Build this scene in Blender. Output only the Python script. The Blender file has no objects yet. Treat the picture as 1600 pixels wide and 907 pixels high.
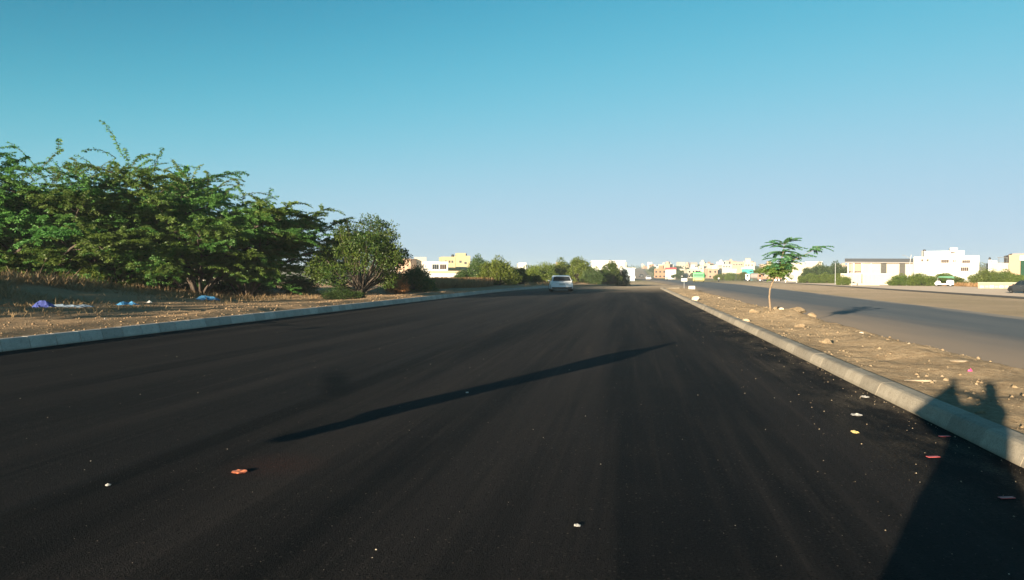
import bpy, bmesh, math, random
import numpy as np
from mathutils import Vector, Matrix

S = bpy.context.scene
COL = S.collection
rad = math.radians

# ------------------------------------------------------------------ camera, sky, sun, exposure
CAM_H = 1.6
YAW = rad(9.38)            # the camera looks this far left of the road's direction (+Y)
PITCH = rad(1.12)
F = 1150.0                 # focal length in pixels of the 1600 px wide photograph
SUN_AZ = rad(21.6)         # direction the sunlight travels, clockwise from +Y
SUN_EL = rad(7.2)

cam = bpy.data.cameras.new('camera')
cam.sensor_width = 36.0
cam.lens = F / 1600.0 * 36.0
cam.clip_start = 0.02
cam.clip_end = 20000
camo = bpy.data.objects.new('camera', cam)
COL.objects.link(camo)
camo.location = (0, 0, CAM_H)
camo.rotation_euler = (rad(90) - PITCH, 0, YAW)
S.camera = camo

world = bpy.data.worlds.new('World')
S.world = world
world.use_nodes = True
wn = world.node_tree.nodes
wl = world.node_tree.links
wn.clear()
sky = wn.new('ShaderNodeTexSky')
sky.sky_type = 'NISHITA'
sky.sun_disc = False
sky.sun_elevation = SUN_EL
sky.sun_rotation = SUN_AZ + math.pi
sky.altitude = 500
sky.air_density = 0.7
sky.dust_density = 0.0
sky.ozone_density = 3.0
bg = wn.new('ShaderNodeBackground')
bg.inputs['Strength'].default_value = 0.075
wo = wn.new('ShaderNodeOutputWorld')
# the photograph's colour rendering of the sky: one response curve per channel, the same all over the dome
sep = wn.new('ShaderNodeSeparateColor'); cmb = wn.new('ShaderNodeCombineColor')
wl.new(sky.outputs[0], sep.inputs[0])
for ch, (knee, top) in enumerate(((1.05, 0.485), (1.26, 0.67), (2.42, 0.86))):
    def wm(op, a, b):
        n_ = wn.new('ShaderNodeMath'); n_.operation = op
        for k_, v_ in enumerate((a, b)):
            if isinstance(v_, float): n_.inputs[k_].default_value = v_
            else: wl.new(v_, n_.inputs[k_])
        return n_.outputs[0]
    z_ = wm('POWER', wm('DIVIDE', sep.outputs[ch], knee), 3.0)
    wl.new(wm('MULTIPLY', wm('DIVIDE', z_, wm('ADD', z_, 1.0)), top / 0.2122), cmb.inputs[ch])
wl.new(cmb.outputs[0], bg.inputs[0])
wl.new(bg.outputs[0], wo.inputs[0])

sun = bpy.data.lights.new('sun', 'SUN')
sun.energy = 5.0
sun.angle = rad(0.5)
sun.color = (1.0, 0.83, 0.60)
suno = bpy.data.objects.new('sun', sun)
COL.objects.link(suno)
trav = Vector((math.sin(SUN_AZ) * math.cos(SUN_EL), math.cos(SUN_AZ) * math.cos(SUN_EL), -math.sin(SUN_EL)))
suno.rotation_euler = trav.to_track_quat('-Z', 'Y').to_euler()

S.view_settings.view_transform = 'Standard'
S.view_settings.look = 'None'
S.view_settings.exposure = 1.5
S.view_settings.gamma = 1.0
S.cycles.max_bounces = 6
S.cycles.transparent_max_bounces = 8

# ------------------------------------------------------------------ helpers
ct, st = math.cos(YAW), math.sin(YAW)

def P(px, d):
    """ground point seen in column px at depth d along the view"""
    lat = (px - 800.0) / F * d
    return (lat * ct - d * st, lat * st + d * ct)

def G(px, py, z=0.0):
    """where the sight line through a pixel meets the level z"""
    xr, yr = (px - 800.0) / F, -(py - 453.5) / F
    cp, sp = math.cos(PITCH), math.sin(PITCH)
    v = Vector((-st * cp, ct * cp, -sp)) + xr * Vector((ct, st, 0)) + yr * Vector((-st * sp, ct * sp, cp))
    k = (z - CAM_H) / v.z
    return (v.x * k, v.y * k)

def facing(px):
    return -(math.atan((px - 800.0) / F) - YAW)

def cosa(px):
    return math.cos(math.atan((px - 800.0) / F))

def sstep(a, b, x):
    t = np.clip((np.asarray(x, float) - a) / (b - a), 0, 1)
    return t * t * (3 - 2 * t)

def _h(ix, iy, s):
    v = np.sin(ix * 127.1 + iy * 311.7 + s * 74.7) * 43758.5453
    return v - np.floor(v)

def vnoise(x, y, s=0):
    x = np.asarray(x, float); y = np.asarray(y, float)
    ix, iy = np.floor(x), np.floor(y)
    fx, fy = x - ix, y - iy
    fx = fx * fx * (3 - 2 * fx); fy = fy * fy * (3 - 2 * fy)
    return (_h(ix, iy, s) * (1 - fx) + _h(ix + 1, iy, s) * fx) * (1 - fy) + \
           (_h(ix, iy + 1, s) * (1 - fx) + _h(ix + 1, iy + 1, s) * fx) * fy

def fbm(x, y, s=0, o=4):
    a, r = 0.5, 0.0
    for k in range(o):
        r = r + a * (vnoise(x, y, s + k) - 0.5)
        x, y, a = np.asarray(x) * 2.03, np.asarray(y) * 2.03, a * 0.5
    return r

def mesh_np(name, V, faces, smooth=False):
    """V (n,3); faces: list of integer arrays (m,k)"""
    me = bpy.data.meshes.new(name)
    V = np.asarray(V, np.float32)
    me.vertices.add(len(V)); me.vertices.foreach_set('co', V.ravel())
    loops = np.concatenate([np.asarray(f, np.int32).ravel() for f in faces])
    tot = np.concatenate([np.full(len(f), np.asarray(f).shape[1], np.int32) for f in faces])
    start = np.concatenate([[0], np.cumsum(tot)[:-1]]).astype(np.int32)
    me.loops.add(len(loops)); me.loops.foreach_set('vertex_index', loops)
    me.polygons.add(len(tot)); me.polygons.foreach_set('loop_start', start)
    me.polygons.foreach_set('loop_total', tot)
    if smooth:
        me.polygons.foreach_set('use_smooth', np.ones(len(tot), bool))
    me.update(calc_edges=True)
    return me

def link(name, me, material=None, parent=None, loc=(0, 0, 0), rz=0.0):
    o = bpy.data.objects.new(name, me)
    COL.objects.link(o)
    if material is not None and len(me.materials) == 0:
        me.materials.append(material)
    o.location = loc
    o.rotation_euler = (0, 0, rz)
    if parent is not None:
        o.parent = parent
    return o

def tag(o, label=None, cat=None, group=None, kind=None):
    if label: o['label'] = label
    if cat: o['category'] = cat
    if group: o['group'] = group
    if kind: o['kind'] = kind
    return o

def thing(name, label, cat, loc, rz=0.0, group=None):
    o = bpy.data.objects.new(name, None)
    COL.objects.link(o)
    o.empty_display_size = 0.2
    o.location = loc; o.rotation_euler = (0, 0, rz)
    return tag(o, label, cat, group)

def dup(root, loc, rz=0.0, scale=1.0, label=None, group=None, mats=None):
    """a copy of a thing, its parts and its sub-parts; mats maps material -> material"""
    def one(o, par):
        c = o.copy(); COL.objects.link(c); c.parent = par
        if mats and c.type == 'MESH':
            for s in c.material_slots:
                if s.material in mats:
                    m = mats[s.material]
                    s.link = 'OBJECT'; s.material = m
        for ch in list(o.children):
            one(ch, c)
        return c
    r = one(root, None)
    r.location = loc; r.rotation_euler = (0, 0, rz)
    r.scale = (scale,) * 3 if not hasattr(scale, '__len__') else scale
    if label: r['label'] = label
    if group: r['group'] = group
    return r

class MB:
    """collects simple solids into one mesh"""
    def __init__(s):
        s.v, s.f = [], []
    def add(s, vs, fs):
        b = len(s.v); s.v += [tuple(p) for p in vs]; s.f += [tuple(b + i for i in q) for q in fs]; return s
    def box(s, x0, x1, y0, y1, z0, z1):
        vs = [(x0, y0, z0), (x1, y0, z0), (x1, y1, z0), (x0, y1, z0), (x0, y0, z1), (x1, y0, z1), (x1, y1, z1), (x0, y1, z1)]
        return s.add(vs, [(3, 2, 1, 0), (4, 5, 6, 7), (0, 1, 5, 4), (1, 2, 6, 5), (2, 3, 7, 6), (3, 0, 4, 7)])
    def tube(s, pts, rads, n=6):
        pts = [Vector(p) for p in pts]; rings = []
        for i, p in enumerate(pts):
            t = (pts[min(i + 1, len(pts) - 1)] - pts[max(i - 1, 0)]).normalized()
            a = t.cross(Vector((0.13, 0.31, 0.94)) if abs(t.z) < 0.9 else Vector((1, 0.1, 0))).normalized(); b = t.cross(a)
            r = rads[i] if hasattr(rads, '__len__') else rads
            rings.append([p + (a * math.cos(2 * math.pi * k / n) + b * math.sin(2 * math.pi * k / n)) * r for k in range(n)])
        vs = [q for r in rings for q in r]; fs = []
        for i in range(len(rings) - 1):
            for k in range(n):
                fs.append((i * n + k, i * n + (k + 1) % n, (i + 1) * n + (k + 1) % n, (i + 1) * n + k))
        fs.append(tuple(range(n))[::-1]); fs.append(tuple((len(rings) - 1) * n + k for k in range(n)))
        return s.add(vs, fs)
    def loft(s, rings, cap=True):
        n = len(rings[0]); vs = [q for r in rings for q in r]; fs = []
        for i in range(len(rings) - 1):
            for k in range(n):
                fs.append((i * n + k, i * n + (k + 1) % n, (i + 1) * n + (k + 1) % n, (i + 1) * n + k))
        if cap:
            fs.append(tuple(range(n))[::-1]); fs.append(tuple((len(rings) - 1) * n + k for k in range(n)))
        return s.add(vs, fs)
    def mesh(s, name, bevel=0.0, smooth=False):
        me = bpy.data.meshes.new(name); me.from_pydata(s.v, [], s.f)
        bm = bmesh.new(); bm.from_mesh(me)
        bmesh.ops.recalc_face_normals(bm, faces=bm.faces)
        if bevel > 0:
            bmesh.ops.bevel(bm, geom=list(bm.edges), offset=bevel, segments=2, affect='EDGES', profile=0.6)
        bm.to_mesh(me); bm.free()
        if smooth:
            for p in me.polygons: p.use_smooth = True
        return me
    def build(s, name, material, parent=None, loc=(0, 0, 0), rz=0.0, bevel=0.0, smooth=False):
        return link(name, s.mesh(name, bevel, smooth), material, parent, loc, rz)

# ------------------------------------------------------------------ materials
MATS = {}
def nodes_of(name):
    m = bpy.data.materials.new(name); m.use_nodes = True
    nt = m.node_tree
    b = nt.nodes['Principled BSDF']
    MATS[name] = m
    return m, nt, b

def N(nt, kind, **kw):
    n = nt.nodes.new(kind)
    for k, v in kw.items():
        if k in n.inputs.keys() if isinstance(k, str) and not hasattr(n, k) else False:
            n.inputs[k].default_value = v
        else:
            setattr(n, k, v)
    return n

def noise(nt, vec, scale, detail=4.0, rough=0.55):
    n = nt.nodes.new('ShaderNodeTexNoise')
    n.inputs['Scale'].default_value = scale; n.inputs['Detail'].default_value = detail
    n.inputs['Roughness'].default_value = rough
    if vec is not None: nt.links.new(vec, n.inputs['Vector'])
    return n.outputs['Fac']

def ramp(nt, fac, stops):
    r = nt.nodes.new('ShaderNodeValToRGB')
    e = r.color_ramp.elements
    while len(e) < len(stops): e.new(0.5)
    for el, (p, c) in zip(e, stops):
        el.position = p
        el.color = (c, c, c, 1) if not hasattr(c, '__len__') else (c[0], c[1], c[2], 1)
    nt.links.new(fac, r.inputs[0])
    return r.outputs[0]

def mixc(nt, fac, a, b, mode='MIX'):
    m = nt.nodes.new('ShaderNodeMix'); m.data_type = 'RGBA'; m.blend_type = mode
    for s, v in ((m.inputs['Factor'], fac), (m.inputs['A'], a), (m.inputs['B'], b)):
        if hasattr(v, 'links') or isinstance(v, bpy.types.NodeSocket): nt.links.new(v, s)
        elif hasattr(v, '__len__'): s.default_value = (v[0], v[1], v[2], 1)
        else: s.default_value = v
    # the RGBA sockets are not the first ones of that name
    return m

def mix(nt, fac, a, b, mode='MIX'):
    m = nt.nodes.new('ShaderNodeMix'); m.data_type = 'RGBA'; m.blend_type = mode
    fs, sa, sb, out = m.inputs[0], m.inputs[6], m.inputs[7], m.outputs[2]
    for s, v in ((fs, fac), (sa, a), (sb, b)):
        if isinstance(v, bpy.types.NodeSocket): nt.links.new(v, s)
        elif hasattr(v, '__len__'): s.default_value = (v[0], v[1], v[2], 1)
        elif s is fs: s.default_value = v
        else: s.default_value = (v, v, v, 1)
    return out

def math_(nt, op, a, b=None):
    m = nt.nodes.new('ShaderNodeMath'); m.operation = op
    for i, v in enumerate((a, b)):
        if v is None: continue
        if isinstance(v, bpy.types.NodeSocket): nt.links.new(v, m.inputs[i])
        else: m.inputs[i].default_value = v
    return m.outputs[0]

def coords(nt, kind='Object', scale=None):
    tc = nt.nodes.new('ShaderNodeTexCoord')
    v = tc.outputs[kind]
    if scale:
        mp = nt.nodes.new('ShaderNodeMapping'); mp.inputs['Scale'].default_value = scale
        nt.links.new(v, mp.inputs['Vector']); v = mp.outputs[0]
    return v

def position(nt):
    g = nt.nodes.new('ShaderNodeNewGeometry')
    s = nt.nodes.new('ShaderNodeSeparateXYZ'); nt.links.new(g.outputs['Position'], s.inputs[0])
    return g.outputs['Position'], s.outputs[0], s.outputs[1], s.outputs[2]

def scaled(nt, vec, sc):
    mp = nt.nodes.new('ShaderNodeMapping'); mp.inputs['Scale'].default_value = sc
    nt.links.new(vec, mp.inputs['Vector']); return mp.outputs[0]

def bump(nt, b, h, strength, dist):
    n = nt.nodes.new('ShaderNodeBump'); n.inputs['Strength'].default_value = strength
    n.inputs['Distance'].default_value = dist
    nt.links.new(h, n.inputs['Height']); nt.links.new(n.outputs[0], b.inputs['Normal'])

def mapr(nt, v, a, b, c=0.0, d=1.0):
    m = nt.nodes.new('ShaderNodeMapRange'); m.clamp = True
    nt.links.new(v, m.inputs[0])
    for i, x in zip((1, 2, 3, 4), (a, b, c, d)): m.inputs[i].default_value = x
    return m.outputs[0]

def simple(name, color, rough=0.6, var=0.15, scale=3.0, metal=0.0, bmp=0.0, dirt=None, spec=0.5):
    m, nt, b = nodes_of(name)
    v = coords(nt)
    n1 = noise(nt, v, scale, 6, 0.6)
    c = mix(nt, ramp(nt, n1, [(0.3, 0.0), (0.7, 1.0)]), [x * (1 - var) for x in color], [min(1, x * (1 + var)) for x in color])
    if dirt:
        c = mix(nt, ramp(nt, noise(nt, v, scale * 0.35, 8, 0.7), [(0.48, 0.0), (0.75, 0.6)]), c, dirt)
    nt.links.new(c, b.inputs['Base Color'])
    b.inputs['Roughness'].default_value = rough
    b.inputs['Metallic'].default_value = metal
    b.inputs['Specular IOR Level'].default_value = spec
    if bmp: bump(nt, b, noise(nt, v, scale * 8, 5, 0.65), bmp, 0.02)
    return m

def leafmat(name, ca, cb, trans=0.3, dead=None):
    """foliage: every leaf its own tint between ca and cb, light through it"""
    m = bpy.data.materials.new(name); m.use_nodes = True; MATS[name] = m
    nt = m.node_tree; nt.nodes.clear()
    g = nt.nodes.new('ShaderNodeNewGeometry')
    oi = nt.nodes.new('ShaderNodeObjectInfo')
    big = ramp(nt, noise(nt, scaled(nt, g.outputs['Position'], (1, 1, 1.4)), 0.55, 3), [(0.35, 0.0), (0.65, 1.0)])
    f = math_(nt, 'ADD', math_(nt, 'MULTIPLY', g.outputs['Random Per Island'], 0.55), math_(nt, 'MULTIPLY', big, 0.45))
    c = mix(nt, f, ca, cb)
    if dead:
        c = mix(nt, ramp(nt, g.outputs['Random Per Island'], [(0.93, 0.0), (0.95, 1.0)]), c, dead)
    hs = nt.nodes.new('ShaderNodeHueSaturation')
    nt.links.new(mapr(nt, oi.outputs['Random'], 0, 1, 0.85, 1.18), hs.inputs['Value'])
    nt.links.new(mapr(nt, oi.outputs['Random'], 0, 1, 0.485, 0.51), hs.inputs['Hue'])
    nt.links.new(c, hs.inputs['Color'])
    d = nt.nodes.new('ShaderNodeBsdfDiffuse'); t = nt.nodes.new('ShaderNodeBsdfTranslucent')
    gl = nt.nodes.new('ShaderNodeBsdfGlossy'); gl.inputs['Roughness'].default_value = 0.45
    gl.inputs['Color'].default_value = (1, 1, 1, 1)
    nt.links.new(hs.outputs[0], d.inputs[0]); nt.links.new(hs.outputs[0], t.inputs[0])
    ms = nt.nodes.new('ShaderNodeMixShader'); ms.inputs[0].default_value = trans
    nt.links.new(d.outputs[0], ms.inputs[1]); nt.links.new(t.outputs[0], ms.inputs[2])
    ms2 = nt.nodes.new('ShaderNodeMixShader'); ms2.inputs[0].default_value = 0.018
    nt.links.new(ms.outputs[0], ms2.inputs[1]); nt.links.new(gl.outputs[0], ms2.inputs[2])
    o = nt.nodes.new('ShaderNodeOutputMaterial'); nt.links.new(ms2.outputs[0], o.inputs[0])
    return m

def asphalt_mat():
    m, nt, b = nodes_of('fresh_asphalt')
    pos, X, Y, Z = position(nt)
    streak = noise(nt, scaled(nt, pos, (0.85, 0.03, 1)), 1.0, 6, 0.65)
    streak2 = noise(nt, scaled(nt, pos, (5.5, 0.11, 1)), 1.0, 4, 0.6)
    fine = noise(nt, pos, 55.0, 3, 0.7)
    blot = noise(nt, pos, 0.7, 5, 0.6)
    c = mix(nt, ramp(nt, fine, [(0.4, 0.0), (0.64, 1.0)]), (0.002, 0.002, 0.0021), (0.0105, 0.0098, 0.0097))
    c = mix(nt, ramp(nt, streak, [(0.43, 0.0), (0.64, 0.65)]), c, (0.029, 0.0248, 0.0235))
    c = mix(nt, ramp(nt, streak2, [(0.52, 0.0), (0.72, 0.32)]), c, (0.042, 0.0355, 0.031))
    c = mix(nt, ramp(nt, blot, [(0.5, 0.0), (0.72, 0.3)]), c, (0.019, 0.0165, 0.014))
    # the lane left of the joint was laid in another pass and is a little greyer
    wob = math_(nt, 'MULTIPLY', math_(nt, 'SUBTRACT', noise(nt, scaled(nt, pos, (0.0, 0.4, 0)), 1.0, 3), 0.5), 0.16)
    xs = math_(nt, 'ADD', X, wob)
    left = mapr(nt, xs, -4.17, -4.23)
    c = mix(nt, math_(nt, 'MULTIPLY', left, 0.22), c, (0.02, 0.0205, 0.0225))
    seam = mapr(nt, math_(nt, 'ABSOLUTE', math_(nt, 'ADD', xs, 4.2)), 0.02, 0.055, 0.75, 0.0)
    c = mix(nt, seam, c, (0.012, 0.012, 0.013))
    # pale stone chips
    vo = nt.nodes.new('ShaderNodeTexVoronoi'); vo.inputs['Scale'].default_value = 26.0
    nt.links.new(pos, vo.inputs['Vector'])
    chip = math_(nt, 'MULTIPLY', mapr(nt, vo.outputs['Distance'], 0.10, 0.17, 1.0, 0.0),
                 mapr(nt, vo.outputs['Color'], 0.80, 0.84))
    c = mix(nt, math_(nt, 'MULTIPLY', chip, 0.6), c, (0.2, 0.165, 0.12))
    vo2 = nt.nodes.new('ShaderNodeTexVoronoi'); vo2.inputs['Scale'].default_value = 42.0
    nt.links.new(pos, vo2.inputs['Vector'])
    sel = nt.nodes.new('ShaderNodeSeparateColor'); nt.links.new(vo2.outputs['Color'], sel.inputs[0])
    spot = mapr(nt, vo2.outputs['Distance'], 0.28, 0.4, 1.0, 0.0)
    c = mix(nt, math_(nt, 'MULTIPLY', math_(nt, 'MULTIPLY', spot, mapr(nt, sel.outputs[0], 0.78, 0.82)), ramp(nt, noise(nt, pos, 0.9, 5, 0.7), [(0.4, 0.05), (0.66, 0.8)])), c, (0.06, 0.054, 0.047))
    c = mix(nt, math_(nt, 'MULTIPLY', math_(nt, 'MULTIPLY', spot, mapr(nt, sel.outputs[1], 0.72, 0.76)), 0.8), c, (0.001, 0.001, 0.001))
    # brick dust spilt by the orange wrapper
    sx, sy = G(430, 727)
    rr_ = math_(nt, 'SQRT', math_(nt, 'ADD', math_(nt, 'POWER', math_(nt, 'SUBTRACT', X, sx), 2.0), math_(nt, 'POWER', math_(nt, 'SUBTRACT', Y, sy), 2.0)))
    c = mix(nt, math_(nt, 'MULTIPLY', mapr(nt, rr_, 0.05, 0.5, 0.6, 0.0), ramp(nt, noise(nt, pos, 40.0, 3, 0.7), [(0.4, 0.0), (0.65, 1.0)])), c, (0.06, 0.022, 0.015))
    # a dark smudge drawn out along the sight line, left of the long shadow
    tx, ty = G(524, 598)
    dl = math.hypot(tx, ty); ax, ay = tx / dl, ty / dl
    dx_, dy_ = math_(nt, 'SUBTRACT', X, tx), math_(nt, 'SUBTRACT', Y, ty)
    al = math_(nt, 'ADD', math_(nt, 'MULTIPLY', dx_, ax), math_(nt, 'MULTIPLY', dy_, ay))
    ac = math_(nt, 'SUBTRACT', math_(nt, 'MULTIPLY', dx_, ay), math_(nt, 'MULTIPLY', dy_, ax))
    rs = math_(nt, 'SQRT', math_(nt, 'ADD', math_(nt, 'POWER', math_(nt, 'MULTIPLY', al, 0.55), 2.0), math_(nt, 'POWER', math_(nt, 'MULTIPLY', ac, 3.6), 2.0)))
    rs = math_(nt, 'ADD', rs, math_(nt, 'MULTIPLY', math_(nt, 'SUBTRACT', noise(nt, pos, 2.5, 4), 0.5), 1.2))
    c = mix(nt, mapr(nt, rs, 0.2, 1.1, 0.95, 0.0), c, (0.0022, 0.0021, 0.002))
    # dust blown against the median kerb and over the far end of the new surface
    dn = noise(nt, scaled(nt, pos, (1.0, 0.35, 1)), 1.6, 7, 0.7)
    edge = mapr(nt, X, 2.0, 3.3, 0.0, 0.55)
    edge = math_(nt, 'MULTIPLY', edge, ramp(nt, dn, [(0.46, 0.0), (0.62, 1.0)]))
    edge = math_(nt, 'MULTIPLY', edge, ramp(nt, noise(nt, pos, 34.0, 3, 0.7), [(0.4, 0.1), (0.62, 0.9)]))
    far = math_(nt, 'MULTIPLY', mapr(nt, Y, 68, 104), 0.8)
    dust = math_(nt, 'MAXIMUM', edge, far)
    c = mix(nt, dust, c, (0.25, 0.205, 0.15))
    nt.links.new(c, b.inputs['Base Color'])
    b.inputs['Roughness'].default_value = 0.82
    b.inputs['Diffuse Roughness'].default_value = 0.6
    b.inputs['Specular IOR Level'].default_value = 0.08
    h = math_(nt, 'ADD', fine, math_(nt, 'MULTIPLY', noise(nt, pos, 120.0, 2, 0.6), 0.5))
    bump(nt, b, h, 0.9, 0.016)
    return m

def highway_mat():
    m, nt, b = nodes_of('worn_asphalt')
    pos, X, Y, Z = position(nt)
    n1 = noise(nt, scaled(nt, pos, (0.9, 0.05, 1)), 1.0, 5)
    c = mix(nt, ramp(nt, n1, [(0.35, 0.0), (0.7, 1.0)]), (0.043, 0.048, 0.055), (0.062, 0.066, 0.07))
    dn = math_(nt, 'ADD', X, math_(nt, 'MULTIPLY', math_(nt, 'SUBTRACT', noise(nt, scaled(nt, pos, (1, 0.15, 1)), 0.8, 6), 0.5), 3.0))
    c = mix(nt, mapr(nt, dn, 9.0, 13.2, 0.97, 0.0), c, (0.17, 0.132, 0.095))
    c = mix(nt, mapr(nt, math_(nt, 'SUBTRACT', dn, math_(nt, 'MULTIPLY', Y, 0.041)), 16.4, 17.6, 0.0, 0.7), c, (0.24, 0.2, 0.15))
    nt.links.new(c, b.inputs['Base Color'])
    b.inputs['Roughness'].default_value = 0.7
    b.inputs['Diffuse Roughness'].default_value = 0.4
    b.inputs['Specular IOR Level'].default_value = 0.35
    bump(nt, b, noise(nt, pos, 30.0, 4, 0.7), 0.35, 0.01)
    return m

def soil_mat(name, ca, cb, cc, grass=0.0, sc=1.0):
    m, nt, b = nodes_of(name)
    pos, X, Y, Z = position(nt)
    c = mix(nt, ramp(nt, noise(nt, pos, 0.9 * sc, 8, 0.65), [(0.3, 0.0), (0.7, 1.0)]), ca, cb)
    c = mix(nt, ramp(nt, noise(nt, pos, 7.0 * sc, 6, 0.7), [(0.42, 0.0), (0.68, 0.85)]), c, cc)
    c = mix(nt, ramp(nt, noise(nt, pos, 42.0 * sc, 4, 0.7), [(0.38, 0.3), (0.55, 0.0)]), c, [x * 0.6 for x in ca])
    vo = nt.nodes.new('ShaderNodeTexVoronoi'); vo.inputs['Scale'].default_value = 16.0
    nt.links.new(pos, vo.inputs['Vector'])
    chip = math_(nt, 'MULTIPLY', mapr(nt, vo.outputs['Distance'], 0.16, 0.22, 1.0, 0.0), mapr(nt, vo.outputs['Color'], 0.7, 0.75))
    c = mix(nt, math_(nt, 'MULTIPLY', chip, 0.6), c, [min(1, x * 1.5) for x in cb])
    if grass:
        c = mix(nt, math_(nt, 'MULTIPLY', mapr(nt, Y, 170, 330), ramp(nt, noise(nt, pos, 0.03, 6, 0.7), [(0.3, 0.5), (0.6, 0.95)])), c, (0.07, 0.085, 0.035))
        c = mix(nt, ramp(nt, noise(nt, pos, 0.05, 6, 0.6), [(0.45, 0.0), (0.6, grass)]), c, (0.11, 0.105, 0.045))
    nt.links.new(c, b.inputs['Base Color'])
    b.inputs['Roughness'].default_value = 0.95
    b.inputs['Specular IOR Level'].default_value = 0.1
    b.inputs['Diffuse Roughness'].default_value = 0.5
    h = math_(nt, 'ADD', noise(nt, pos, 9.0, 8, 0.7), math_(nt, 'MULTIPLY', noise(nt, pos, 45.0, 4, 0.7), 0.35))
    bump(nt, b, h, 0.8, 0.07)
    return m

def concrete_mat(name='kerb_concrete', ca=(0.34, 0.29, 0.22), cb=(0.47, 0.41, 0.32)):
    m, nt, b = nodes_of(name)
    oi = nt.nodes.new('ShaderNodeObjectInfo')
    pos, X, Y, Z = position(nt)
    c = mix(nt, ramp(nt, noise(nt, pos, 2.2, 8, 0.7), [(0.3, 0.0), (0.7, 1.0)]), ca, cb)
    c = mix(nt, ramp(nt, noise(nt, pos, 9.0, 6, 0.7), [(0.52, 0.0), (0.72, 0.6)]), c, [x * 0.6 for x in ca])
    c = mix(nt, ramp(nt, noise(nt, pos, 60.0, 3, 0.7), [(0.35, 0.5), (0.5, 0.0)]), c, (0.18, 0.16, 0.13))
    hs = nt.nodes.new('ShaderNodeHueSaturation')
    nt.links.new(mapr(nt, oi.outputs['Random'], 0, 1, 0.78, 1.14), hs.inputs['Value'])
    nt.links.new(c, hs.inputs['Color'])
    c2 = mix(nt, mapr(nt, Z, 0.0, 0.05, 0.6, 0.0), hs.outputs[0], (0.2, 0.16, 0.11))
    nt.links.new(c2, b.inputs['Base Color'])
    b.inputs['Roughness'].default_value = 0.9
    bump(nt, b, noise(nt, pos, 40.0, 5, 0.7), 0.45, 0.01)
    return m

def wallmat(name, color, stain=0.25):
    m, nt, b = nodes_of(name)
    v = coords(nt)
    c = mix(nt, ramp(nt, noise(nt, v, 0.5, 6, 0.6), [(0.35, 0.0), (0.7, 1.0)]), [x * 0.93 for x in color], color)
    c = mix(nt, ramp(nt, noise(nt, scaled(nt, v, (1.6, 1.6, 0.12)), 1.0, 6, 0.7), [(0.52, 0.0), (0.75, stain)]), c, [x * 0.55 for x in color])
    nt.links.new(c, b.inputs['Base Color']); b.inputs['Roughness'].default_value = 0.85
    return m

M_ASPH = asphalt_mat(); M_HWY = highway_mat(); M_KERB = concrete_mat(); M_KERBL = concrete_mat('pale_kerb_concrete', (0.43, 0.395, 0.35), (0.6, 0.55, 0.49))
M_MED = soil_mat('median_soil', (0.25, 0.18, 0.108), (0.35, 0.262, 0.165), (0.46, 0.36, 0.24))
M_VERGE = soil_mat('verge_soil', (0.29, 0.195, 0.115), (0.38, 0.265, 0.16), (0.45, 0.325, 0.205))
M_GROUND = soil_mat('dry_ground', (0.27, 0.21, 0.15), (0.34, 0.27, 0.195), (0.37, 0.3, 0.22), grass=0.3)
M_OPP = simple('dusty_road_surface', (0.3, 0.25, 0.2), 0.85, 0.12, 0.4)
M_OPP.node_tree.nodes['Principled BSDF'].inputs['Diffuse Roughness'].default_value = 0.5
M_DKSTRIP = simple('dark_brown', (0.1, 0.075, 0.05), 0.95, 0.2, 0.6)
M_ROCK = simple('rubble_stone', (0.46, 0.37, 0.26), 0.95, 0.25, 5.0, bmp=0.5)
M_PALEROCK = simple('pale_stone', (0.62, 0.54, 0.42), 0.95, 0.15, 6.0, bmp=0.4)
M_BARK = simple('grey_bark', (0.085, 0.065, 0.05), 0.95, 0.3, 8.0, bmp=0.6)
M_PALEBARK = simple('young_bark', (0.25, 0.18, 0.115), 0.9, 0.3, 14.0, bmp=0.5)
M_ACACIA = leafmat('feathery_leaves', (0.06, 0.195, 0.048), (0.16, 0.32, 0.07), 0.5)
M_ACACIA_Y = leafmat('yellowish_feathery_leaves', (0.08, 0.185, 0.04), (0.2, 0.30, 0.06), 0.5)
M_NEEM = leafmat('broad_tree_leaves', (0.016, 0.055, 0.011), (0.105, 0.13, 0.02), 0.32)
M_BUSH = leafmat('bush_leaves', (0.075, 0.135, 0.02), (0.2, 0.245, 0.04), 0.4)
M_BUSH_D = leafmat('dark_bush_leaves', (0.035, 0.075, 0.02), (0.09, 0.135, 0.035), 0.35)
M_RUST = leafmat('rusty_dry_leaves', (0.25, 0.11, 0.04), (0.42, 0.2, 0.075), 0.25)
M_DRY = leafmat('dry_grass_blades', (0.2, 0.14, 0.07), (0.36, 0.26, 0.13), 0.25)
M_RUSTGRASS = leafmat('reddish_dry_grass', (0.22, 0.115, 0.055), (0.36, 0.2, 0.09), 0.25)
M_SCRUB = leafmat('scrub_blades', (0.22, 0.15, 0.075), (0.36, 0.26, 0.13), 0.25)
M_SAPLEAF = leafmat('sapling_leaves', (0.07, 0.21, 0.09), (0.15, 0.33, 0.15), 0.45)
M_SAPLEAF_Y = leafmat('low_sapling_leaves', (0.09, 0.16, 0.03), (0.19, 0.26, 0.06), 0.4)
M_WHITE = wallmat('white_paint', (0.7, 0.69, 0.66), 0.15)
M_CREAM = wallmat('cream_paint', (0.5, 0.45, 0.365), 0.2)
M_YELLOW = wallmat('yellow_paint', (0.5, 0.42, 0.25), 0.15)
M_PINK = wallmat('pinkish_paint', (0.45, 0.31, 0.22), 0.25)
M_GREYW = wallmat('grey_render', (0.28, 0.26, 0.245), 0.3)
M_BRICKW = wallmat('raw_brick_wall', (0.3, 0.18, 0.11), 0.3)
M_TEAL = wallmat('teal_sheet', (0.05, 0.3, 0.32), 0.15)
M_BLUEW = wallmat('pale_blue_sheet', (0.42, 0.52, 0.58), 0.15)
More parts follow.
